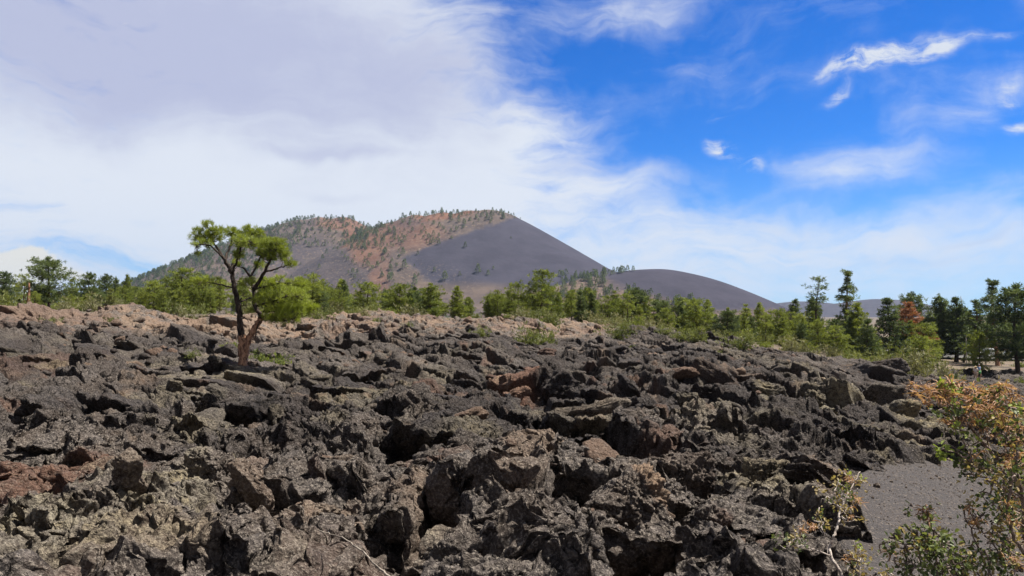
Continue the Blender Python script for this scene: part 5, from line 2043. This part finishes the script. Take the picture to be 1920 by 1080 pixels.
def near_shrubs():
    d = 4.2
    shrub('tall leafy shrub with orange-brown dried flower heads at the right edge beside the path', 5,
          [([(1960, 1330, 4.4), (1935, 1150, 4.3), (1917, 1045, 4.25), (1910, 917, 4.2), (1886, 880, 4.15), (1849, 839, 4.1), (1819, 806, 4.1), (1786, 765, 4.05), (1765, 730, 4.05)], 0.017, 0.005),
           ([(1950, 1250, 4.1), (1919, 1047, 4.05), (1890, 998, 4.0), (1882, 961, 4.0), (1886, 910, 4.0), (1899, 865, 4.05), (1903, 800, 4.1), (1895, 730, 4.2)], 0.012, 0.004),
           ([(1970, 1300, 4.5), (1960, 1100, 4.5), (1930, 950, 4.5), (1915, 850, 4.5), (1870, 760, 4.5), (1846, 728, 4.5)], 0.015, 0.004),
           ([(1849, 839, 4.1), (1838, 780, 4.2), (1822, 745, 4.3), (1812, 722, 4.35)], 0.006, 0.003),
           ([(1886, 880, 4.15), (1840, 880, 4.0), (1815, 862, 3.95), (1780, 845, 3.9), (1758, 842, 3.9)], 0.006, 0.002),
           ([(1908, 930, 4.2), (1860, 905, 4.1), (1830, 890, 4.0), (1790, 885, 4.0)], 0.006, 0.003),
           ([(1786, 765, 4.05), (1752, 742, 4.0), (1728, 730, 4.0), (1712, 738, 4.0)], 0.004, 0.002),
           ([(1930, 1150, 4.3), (1850, 1080, 4.2), (1820, 1010, 4.1), (1800, 960, 4.1)], 0.008, 0.003),
           ([(1945, 1200, 4.2), (1880, 1120, 4.0), (1800, 1080, 3.9), (1770, 1030, 3.9)], 0.008, 0.003)],
          [(1722, 738, 20, 26, 4.0, .10, 16, dict(seed=9, bare=1)),
           (1786, 735, 44, 22, 4.1, .2, 90, dict(seed=12, green=1, dry=.5)),
           (1856, 744, 50, 26, 4.25, .25, 95, dict(seed=11, green=2, dry=1)),
           (1800, 765, 55, 34, 4.1, .25, 95, dict(seed=9, green=4, dry=1, lime=.5)),
           (1870, 790, 55, 44, 4.2, .3, 110, dict(seed=6, green=5, dry=2, lime=.5)),
           (1905, 850, 28, 60, 4.1, .3, 70, dict(seed=4, green=5, dry=2)),
           (1772, 716, 14, 12, 3.95, .05, 9, dict(lime=1)),
           (1764, 842, 12, 10, 3.9, .05, 7, dict(lime=1)),
           (1795, 826, 20, 22, 4.0, .1, 15, dict(green=3, lime=4, dry=1)),
           (1822, 868, 40, 26, 4.0, .15, 40, dict(green=6, dry=2, seed=1)),
           (1880, 900, 40, 40, 4.15, .25, 50, dict(green=4, dry=4, seed=2)),
           (1840, 955, 48, 32, 4.1, .2, 44, dict(green=7, dry=2, seed=1)),
           (1892, 1000, 44, 60, 4.1, .3, 84, dict(green=5, dry=5, seed=2)),
           (1846, 1045, 48, 46, 4.0, .2, 76, dict(green=7, dry=4, seed=1)),
           (1905, 930, 30, 150, 4.45, .15, 80, dict(green=4, dry=4, seed=3))],
          tuple(np.array([PW(1950, 1200, 4.3)[0], 4.3, float(terrain(3, 4.3))])), dens=0.62)
    shrub('low shrub with dark green leaves at the bottom in front of the path', 6,
          [([(1760, 1260, 3.9), (1755, 1120, 3.8), (1748, 1050, 3.8), (1740, 990, 3.8), (1732, 950, 3.8)], 0.008, 0.002),
           ([(1765, 1200, 3.9), (1710, 1100, 3.8), (1690, 1040, 3.8), (1685, 1005, 3.8)], 0.006, 0.002),
           ([(1762, 1220, 3.9), (1780, 1100, 3.9), (1772, 1040, 3.85), (1750, 1000, 3.8)], 0.006, 0.002)],
          [(1740, 1012, 36, 24, 3.8, .15, 62, dict(green=9, dry=1)),
           (1765, 1052, 44, 28, 3.8, .15, 80, dict(green=9, dry=1)),
           (1729, 957, 20, 16, 3.8, .08, 15, dict(green=3, seed=5, dry=2)),
           (1672, 1030, 30, 26, 3.8, .1, 17, dict(green=4, dry=3, seed=1)),
           (1690, 1065, 40, 22, 3.8, .1, 22, dict(green=4, dry=3, bare=2)),
           (1700, 995, 22, 14, 3.8, .1, 9, dict(green=2, seed=2, dry=2))],
          tuple(np.array([PW(1762, 1200, 3.9)[0], 3.9, float(terrain(2.1, 3.9))])), dens=0.6)
    shrub('sparse shrub with a curved bleached white branch at the near path edge', 7,
          [([(1610, 1250, 5.3), (1577, 1079, 5.4), (1551, 1037, 5.45), (1550, 1021, 5.5), (1556, 1005, 5.5), (1565, 982, 5.55), (1571, 948, 5.65), (1580, 928, 5.7), (1592, 911, 5.8), (1608, 882, 5.9)], 0.014, 0.003),
           ([(1549, 1036, 5.45), (1520, 1024, 5.4), (1494, 1017, 5.35), (1470, 1012, 5.3)], 0.006, 0.002),
           ([(1612, 1220, 5.4), (1603, 1064, 5.5), (1599, 1035, 5.5), (1594, 1008, 5.55)], 0.007, 0.003),
           ([(1545, 1036, 5.45), (1541, 1000, 5.5), (1536, 975, 5.5), (1530, 960, 5.5)], 0.003, 0.0015)],
          [(1478, 1012, 28, 14, 5.35, .12, 26, dict(green=7, dry=2)),
           (1508, 985, 14, 10, 5.4, .08, 12, dict(seed=7, dry=3)),
           (1533, 970, 12, 22, 5.5, .1, 12, dict(green=2, lime=1, dry=3)),
           (1560, 925, 34, 30, 5.75, .15, 40, dict(dry=5, lime=1, green=2, seed=1, bare=2)),
           (1595, 900, 28, 18, 5.85, .12, 28, dict(dry=5, lime=1, seed=2, bare=1)),
           (1590, 955, 26, 28, 5.7, .15, 24, dict(dry=5, seed=2, bare=2)),
           (1600, 1045, 22, 34, 5.5, .12, 30, dict(dry=5, lime=1.5, green=2, seed=1)),
           (1640, 1072, 26, 10, 5.5, .1, 12, dict(dry=3, green=3))],
          tuple(np.array([PW(1612, 1200, 5.35)[0], 5.35, float(terrain(2.4, 5.3))])), WHITE_WOOD, dens=0.62)
    # dry twig over the lava
    rng = np.random.default_rng(3)
    pts = []
    for (px, py) in [(600, 990), (622, 996), (650, 1006), (680, 1026), (700, 1045), (722, 1066), (742, 1086), (770, 1130)]:
        p = at(px, py)
        ds = p[1] * 0.83
        pts.append(PW(px, py, ds))
    Q = smooth_curve(pts, 5, 0.004, rng)
    a = Acc()
    a.tube(Q - Q[-1], np.linspace(0.0045, 0.0075, len(Q)), 6, 0.5, 0.15, rng)
    o = a.build('dry_twig', BARK_GREY)
    o.location = tuple(Q[-1])
    tag(o, 'thin curved pale dry twig arching over the dark hollow at the bottom', 'twig')


near_shrubs()


# ------------------------------------------------------------------ two walkers on the far trail
def skin_obj(name, verts, edges, radii, mat, parent, root_i=0, sub=1):
    me = bpy.data.meshes.new(name)
    me.from_pydata([tuple(v) for v in verts], edges, [])
    o = bpy.data.objects.new(name, me)
    COL.objects.link(o)
    m = o.modifiers.new('skin', 'SKIN')
    for i, r in enumerate(radii):
        s = me.skin_vertices[0].data[i]
        s.radius = (r, r) if not isinstance(r, tuple) else r
        s.use_root = (i == root_i)
    m.use_smooth_shade = True
    s = o.modifiers.new('subdivision', 'SUBSURF')
    s.levels = s.render_levels = sub
    me.materials.append(mat)
    o.parent = parent
    return o


def person(px, d, rz, shirt, shorts, hat, label, stride=0.16, h=1.7):
    x = (px - 960) / FPX * d
    z = float(surf_z(x, d)[0]) if path_dist(np.array([x]), np.array([d]))[0] > 1.6 else float(terrain(x, d))
    root = empty('person', (x, d, z), rz, h / 1.7)
    skin = simple_mat('skin', (0.46, 0.27, 0.19), 0.6)
    V = [(0, 0, .95), (0, 0, 1.12), (0, .01, 1.30), (0, 0, 1.43), (0, -.01, 1.50), (0, -.02, 1.58), (0, -.02, 1.66),     # pelvis .. head 0-6
         (.17, 0, 1.40), (.23, .03, 1.14), (.24, -.06, .92), (.24, -.09, .85),                                          # arm + hand 7-10
         (-.17, 0, 1.40), (-.23, .02, 1.14), (-.24, .10, .93), (-.24, .13, .86),                                        # 11-14
         (.09, 0, .88), (.10, -stride, .50), (.10, -stride + .06, .09), (.10, -stride - .10, .04),                       # leg 15-18
         (-.09, 0, .88), (-.10, stride * .5, .50), (-.10, stride + .10, .10), (-.10, stride - .04, .04)]                 # 19-22
    R = [.13, .12, (.16, .11), .09, .055, .085, .08, .055, .042, .030, (.030, .016), .055, .042, .030, (.030, .016), .085, .058, .040, .035, .085, .058, .040, .035]
    E = [(0, 1), (1, 2), (2, 3), (3, 4), (4, 5), (5, 6), (3, 7), (7, 8), (8, 9), (9, 10), (3, 11), (11, 12), (12, 13), (13, 14), (0, 15), (15, 16), (16, 17), (17, 18), (0, 19), (19, 20), (20, 21), (21, 22)]
    for side, hand in ((1, 10), (-1, 14)):
        hx, hy, hz = V[hand]
        for f, (dy, ln) in enumerate(((-.022, .055), (-.008, .065), (.006, .060), (.020, .048))):
            V += [(hx, hy + dy, hz - .03), (hx - side * .012, hy + dy * 1.15, hz - .03 - ln)]
            R += [.009, .007]
            E += [(hand, len(V) - 2), (len(V) - 2, len(V) - 1)]
        V.append((hx - side * .02, hy - .05, hz - .02))
        R.append(.010)
        E.append((hand, len(V) - 1))
    skin_obj('body', V, E, R, skin, root, 0)
    skin_obj('shirt', [V[i] for i in (0, 1, 2, 3, 7, 8, 11, 12)], [(0, 1), (1, 2), (2, 3), (3, 4), (4, 5), (3, 6), (6, 7)],
             [.145, .14, (.18, .125), .105, .07, .058, .07, .058], simple_mat('cotton_shirt', shirt, 0.9), root, 0)
    skin_obj('shorts', [V[0], V[15], (.10, -stride * .8, .56), V[19], (-.10, stride * .4, .56)], [(0, 1), (1, 2), (0, 3), (3, 4)],
             [.14, .105, .085, .105, .085], simple_mat('cotton_shorts', shorts, 0.9), root, 0)
    a = Acc()
    v, f = ICO[2]
    a.add(v * np.array([.094, .105, .085]) + np.array([0, .0, 1.66]), f)
    if hat:
        n = 20
        an = np.arange(n) * 2 * math.pi / n
        ring = np.stack([np.cos(an) * .18, np.sin(an) * .19 - .01, 1.645 + 0 * an], -1)
        inn = np.stack([np.cos(an) * .09, np.sin(an) * .1, 1.665 + 0 * an], -1)
        i = np.arange(n)
        a.add(np.vstack([ring, inn]), None, np.stack([i, (i + 1) % n, n + (i + 1) % n, n + i], -1))
    a.build('hat' if hat else 'hair', simple_mat('straw_hat', (0.42, 0.33, 0.2), 0.9) if hat else simple_mat('grey_hair', (0.32, 0.30, 0.29), 0.8), root)
    face = Acc()
    for sx in (-.032, .032):
        face.add(ICO[2][0] * .011 + np.array([sx, -.10, 1.615]), ICO[2][1])
    face.build('eyes', simple_mat('dark_eye', (0.02, 0.015, 0.012), 0.3), root)
    nose = Acc()
    nose.add(ICO[2][0] * np.array([.013, .02, .02]) + np.array([0, -.105, 1.585]), ICO[2][1])
    nose.build('nose', skin, root)
    tag(root, label, 'person')


person(1833, 88, 0.4, (0.24, 0.34, 0.55), (0.10, 0.30, 0.12), False, 'person in a blue shirt and green shorts walking on the far trail', 0.14)
person(1826.5, 86, -0.5, (0.70, 0.62, 0.56), (0.50, 0.38, 0.30), True, 'person in a white top and straw hat on the far trail', 0.10, 1.62)


# ------------------------------------------------------------------ parked vehicles
def car_mats(col):
    return simple_mat('car_paint', col, 0.25, 0.1, 0.03, 2.0, spec=0.6), simple_mat('car_glass', (0.02, 0.025, 0.03), 0.08, spec=0.8), simple_mat('tyre_rubber', (0.02, 0.02, 0.02), 0.85), simple_mat('alloy', (0.5, 0.5, 0.52), 0.35, 0.8)


def prism(prof, w_low, w_high, z_split, mat, name, parent, bevel=0.04):
    """side outline (x, z) given thickness in y; narrower above z_split"""
    bm = bmesh.new()
    L, Rr = [], []
    for (x, z) in prof:
        t = 0 if z <= z_split else min(1, (z - z_split) / 0.6)
        w = w_low + (w_high - w_low) * t
        L.append(bm.verts.new((x, -w / 2, z)))
        Rr.append(bm.verts.new((x, w / 2, z)))
    n = len(prof)
    bm.faces.new(L)
    bm.faces.new(Rr[::-1])
    for i in range(n):
        j = (i + 1) % n
        bm.faces.new((L[j], L[i], Rr[i], Rr[j]))
    bmesh.ops.recalc_face_normals(bm, faces=bm.faces)
    bmesh.ops.bevel(bm, geom=list(bm.edges), offset=bevel, segments=2, affect='EDGES', clamp_overlap=True)
    bmesh.ops.triangulate(bm, faces=[f for f in bm.faces if len(f.verts) > 4])
    me = bpy.data.meshes.new(name)
    bm.to_mesh(me)
    bm.free()
    me.materials.append(mat)
    o = bpy.data.objects.new(name, me)
    COL.objects.link(o)
    o.parent = parent
    return o


def vehicle(kind, px, d, rz, col, label, cat):
    x = (px - 960) / FPX * d
    root = empty('parked_' + kind, (x, d, float(terrain(x, d)) + 0.06), rz)
    paint, glass, rub, alloy = car_mats(col)
    if kind == 'pickup':
        prof = [(-2.7, .45), (-2.75, .7), (-2.7, 1.05), (-.55, 1.08), (-.5, 1.15), (-.3, 1.78), (.75, 1.80), (1.35, 1.18), (2.4, 1.10), (2.65, .95), (2.7, .5), (2.5, .38), (-2.5, .38)]
        wins = [[(-.22, 1.2), (-.1, 1.68), (.28, 1.70), (.28, 1.2)], [(.34, 1.2), (.34, 1.70), (.70, 1.70), (1.15, 1.2)]]
        wx, wr, W = (-1.65, 1.75), .40, 1.95
        front = [(.80, 1.76), (1.33, 1.20)]
    elif kind == 'car':
        prof = [(-2.25, .35), (-2.3, .75), (-2.15, .98), (-1.55, 1.02), (-.9, 1.42), (.35, 1.44), (1.1, 1.0), (2.05, .86), (2.3, .68), (2.3, .35)]
        wins = [[(-1.3, 1.03), (-.85, 1.34), (-.25, 1.36), (-.25, 1.03)], [(-.18, 1.03), (-.18, 1.36), (.32, 1.37), (.88, 1.02)]]
        wx, wr, W = (-1.4, 1.4), .33, 1.8
        front = [(.40, 1.42), (1.08, 1.02)]
    else:
        prof = [(-2.3, .4), (-2.35, .8), (-2.3, 1.1), (-2.05, 1.68), (-1.8, 1.76), (.4, 1.76), (1.15, 1.16), (2.1, 1.04), (2.35, .85), (2.35, .4)]
        wins = [[(-2.05, 1.15), (-1.85, 1.62), (-1.15, 1.66), (-1.15, 1.15)], [(-1.05, 1.15), (-1.05, 1.66), (-.25, 1.66), (-.25, 1.15)], [(-.18, 1.15), (-.18, 1.66), (.38, 1.66), (.95, 1.15)]]
        wx, wr, W = (-1.45, 1.45), .37, 1.88
        front = [(.45, 1.72), (1.13, 1.18)]
    prism(prof, W, W - .38, 1.05, paint, 'body', root)
    zt = 1.05

    def hw(z):
        return (W + (-.38) * min(1, max(0, (z - zt) / .6))) / 2 + .012
    for s in (-1, 1):
        for wq in wins:
            V = [(a, s * hw(b), b) for a, b in wq] + [(a, s * (hw(b) - .03), b) for a, b in wq]
            mk('window', np.array(V), [np.array([[0, 1, 2, 3], [7, 6, 5, 4], [0, 4, 5, 1], [1, 5, 6, 2], [2, 6, 7, 3], [3, 7, 4, 0]])], glass, root, False)
        for wxx in wx:
            an = np.linspace(0, 2 * math.pi, 17)
            t = Acc()
            y = s * (W / 2 - .10)
            ring = np.stack([wxx + np.cos(an) * (wr - .08), 0 * an + y, wr + np.sin(an) * (wr - .08)], -1)
            t.tube(ring, np.full(17, .11), 8)
            wh = t.build('wheel', rub, root)
            r_ = Acc()
            r_.tube([(wxx, y - .05, wr), (wxx, y + .05, wr), (wxx, y + s * .09, wr)], [wr * .62, wr * .62, wr * .5], 14)
            r_.build('rim', alloy, wh)
        v = ICO[2][0] * np.array([.06, .16, .09]) + np.array([2.28 if kind != 'pickup' else 2.64, s * (W / 2 - .25), .78 if kind != 'pickup' else .88])
        mk('headlight', v, [ICO[2][1]], alloy, root)
    (x0, z0), (x1, z1) = front
    V = [(x0 + .02, -hw(z0) + .1, z0 + .012), (x0 + .02, hw(z0) - .1, z0 + .012), (x1 + .02, hw(z1) - .12, z1 + .012), (x1 + .02, -hw(z1) + .12, z1 + .012)]
    V += [(a - .03, b, c - .02) for a, b, c in V]
    mk('windscreen', np.array(V), [np.array([[0, 1, 2, 3], [7, 6, 5, 4], [0, 4, 5, 1], [1, 5, 6, 2], [2, 6, 7, 3], [3, 7, 4, 0]])], glass, root, False)
    tag(root, label, cat)


vehicle('suv', 1806, 152, 3.0, (0.72, 0.73, 0.74), 'white sport utility car parked left of the other vehicles beyond the lava', 'car')
vehicle('pickup', 1850, 146, 0.35, (0.75, 0.76, 0.77), 'white pickup truck parked in the middle of the row beyond the lava', 'pickup truck')
vehicle('car', 1893, 142, -0.25, (0.42, 0.46, 0.5), 'silver blue car parked at the right end of the row under the dark pines', 'car')
vehicle('van', 1684, 215, 0.1, (0.78, 0.78, 0.78), 'white vehicle glimpsed under the dark pine left of the rusty dead tree', 'van')


def flat_patch(name, cx, cy, w, h, rz, mat, lift):
    X, Y = np.meshgrid(np.linspace(-w / 2, w / 2, 30), np.linspace(-h / 2, h / 2, 20), indexing='ij')
    c, s = math.cos(rz), math.sin(rz)
    x, y = cx + X * c - Y * s, cy + X * s + Y * c
    idx = np.arange(600).reshape(30, 20)
    Q = np.stack([idx[:-1, :-1], idx[1:, :-1], idx[1:, 1:], idx[:-1, 1:]], -1).reshape(-1, 4)
    o = mk(name, np.stack([x.ravel(), y.ravel(), terrain(x.ravel(), y.ravel()) + lift], -1), [Q], mat)
    tag(o, kind='structure')


flat_patch('parking_lot', 92, 150, 46, 24, 0.05, simple_mat('worn_asphalt', (0.10, 0.095, 0.09), 0.9, var=0.25, scale=3, bump=0.01), 0.30)

wx_, wy_ = (1657 - 960) / FPX * 196, 196.0
root_ = empty('low_wall', (wx_, wy_, float(terrain(wx_, wy_))))
prism([(-2.6, -.3), (-2.6, 1.15), (2.6, 1.15), (2.6, -.3)], .5, .5, 9, simple_mat('red_earth_blocks', (0.24, 0.10, 0.065), 0.95, var=0.3, scale=5), 'wall', root_, 0.03)
prism([(-2.75, 1.16), (-2.75, 1.32), (2.75, 1.32), (2.75, 1.16)], .7, .7, 9, simple_mat('wall_cap', (0.34, 0.20, 0.14), 0.9, var=0.2), 'cap', root_, 0.02)
tag(root_, 'low red-brown wall closing the far end of the trail', 'wall')

POST = simple_mat('pale_post_wood', (0.45, 0.40, 0.34), 0.85, var=0.2)
for (px, d, top, lab) in [(1692, 104, 651, 'thin pale marker post beside the distant trail'), (1875, 118, 655, 'thin pale marker post left of the parked silver car'), (1810, 120, 630, 'thin brown marker post rising above the parked cars')]:
    x = (px - 960) / FPX * d
    z = float(terrain(x, d))
    h = CAMZ + (590 - top) / FPX * d - z
    a = Acc()
    a.tube([(0, 0, -.2), (0, 0, h * .5), (0, 0, h)], [.06, .055, .05], 8)
    r0 = empty('marker_post', (x, d, z))
    a.build('post', POST, r0)
    b_ = Acc()
    b_.tube([(0, 0, h), (0, 0, h + .05), (0, 0, h + .07)], [.075, .075, .04], 8)
    b_.build('cap', POST, r0)
    tag(r0, lab, 'post')


# ------------------------------------------------------------------ air
def haze():
    bm = bmesh.new()
    bmesh.ops.create_cube(bm, size=1.0)
    me = bpy.data.meshes.new('haze')
    bm.to_mesh(me)
    bm.free()
    o = bpy.data.objects.new('haze', me)
    COL.objects.link(o)
    z0, z1 = -16.0, 340.0
    o.scale = (18600, 18600, z1 - z0)
    o.location = (0, 0, (z0 + z1) / 2)
    m = bpy.data.materials.new('air')
    m.use_nodes = True
    m.node_tree.nodes.clear()
    out = m.node_tree.nodes.new('ShaderNodeOutputMaterial')
    pv = m.node_tree.nodes.new('ShaderNodeVolumePrincipled')
    pv.inputs['Color'].default_value = (0.55, 0.72, 1.0, 1)
    pv.inputs['Density'].default_value = 0.000048
    pv.inputs['Anisotropy'].default_value = 0.2
    m.node_tree.links.new(pv.outputs[0], out.inputs['Volume'])
    me.materials.append(m)
    tag(o, 'thin blue haze of the air over the whole landscape', 'haze', kind='stuff')


haze()
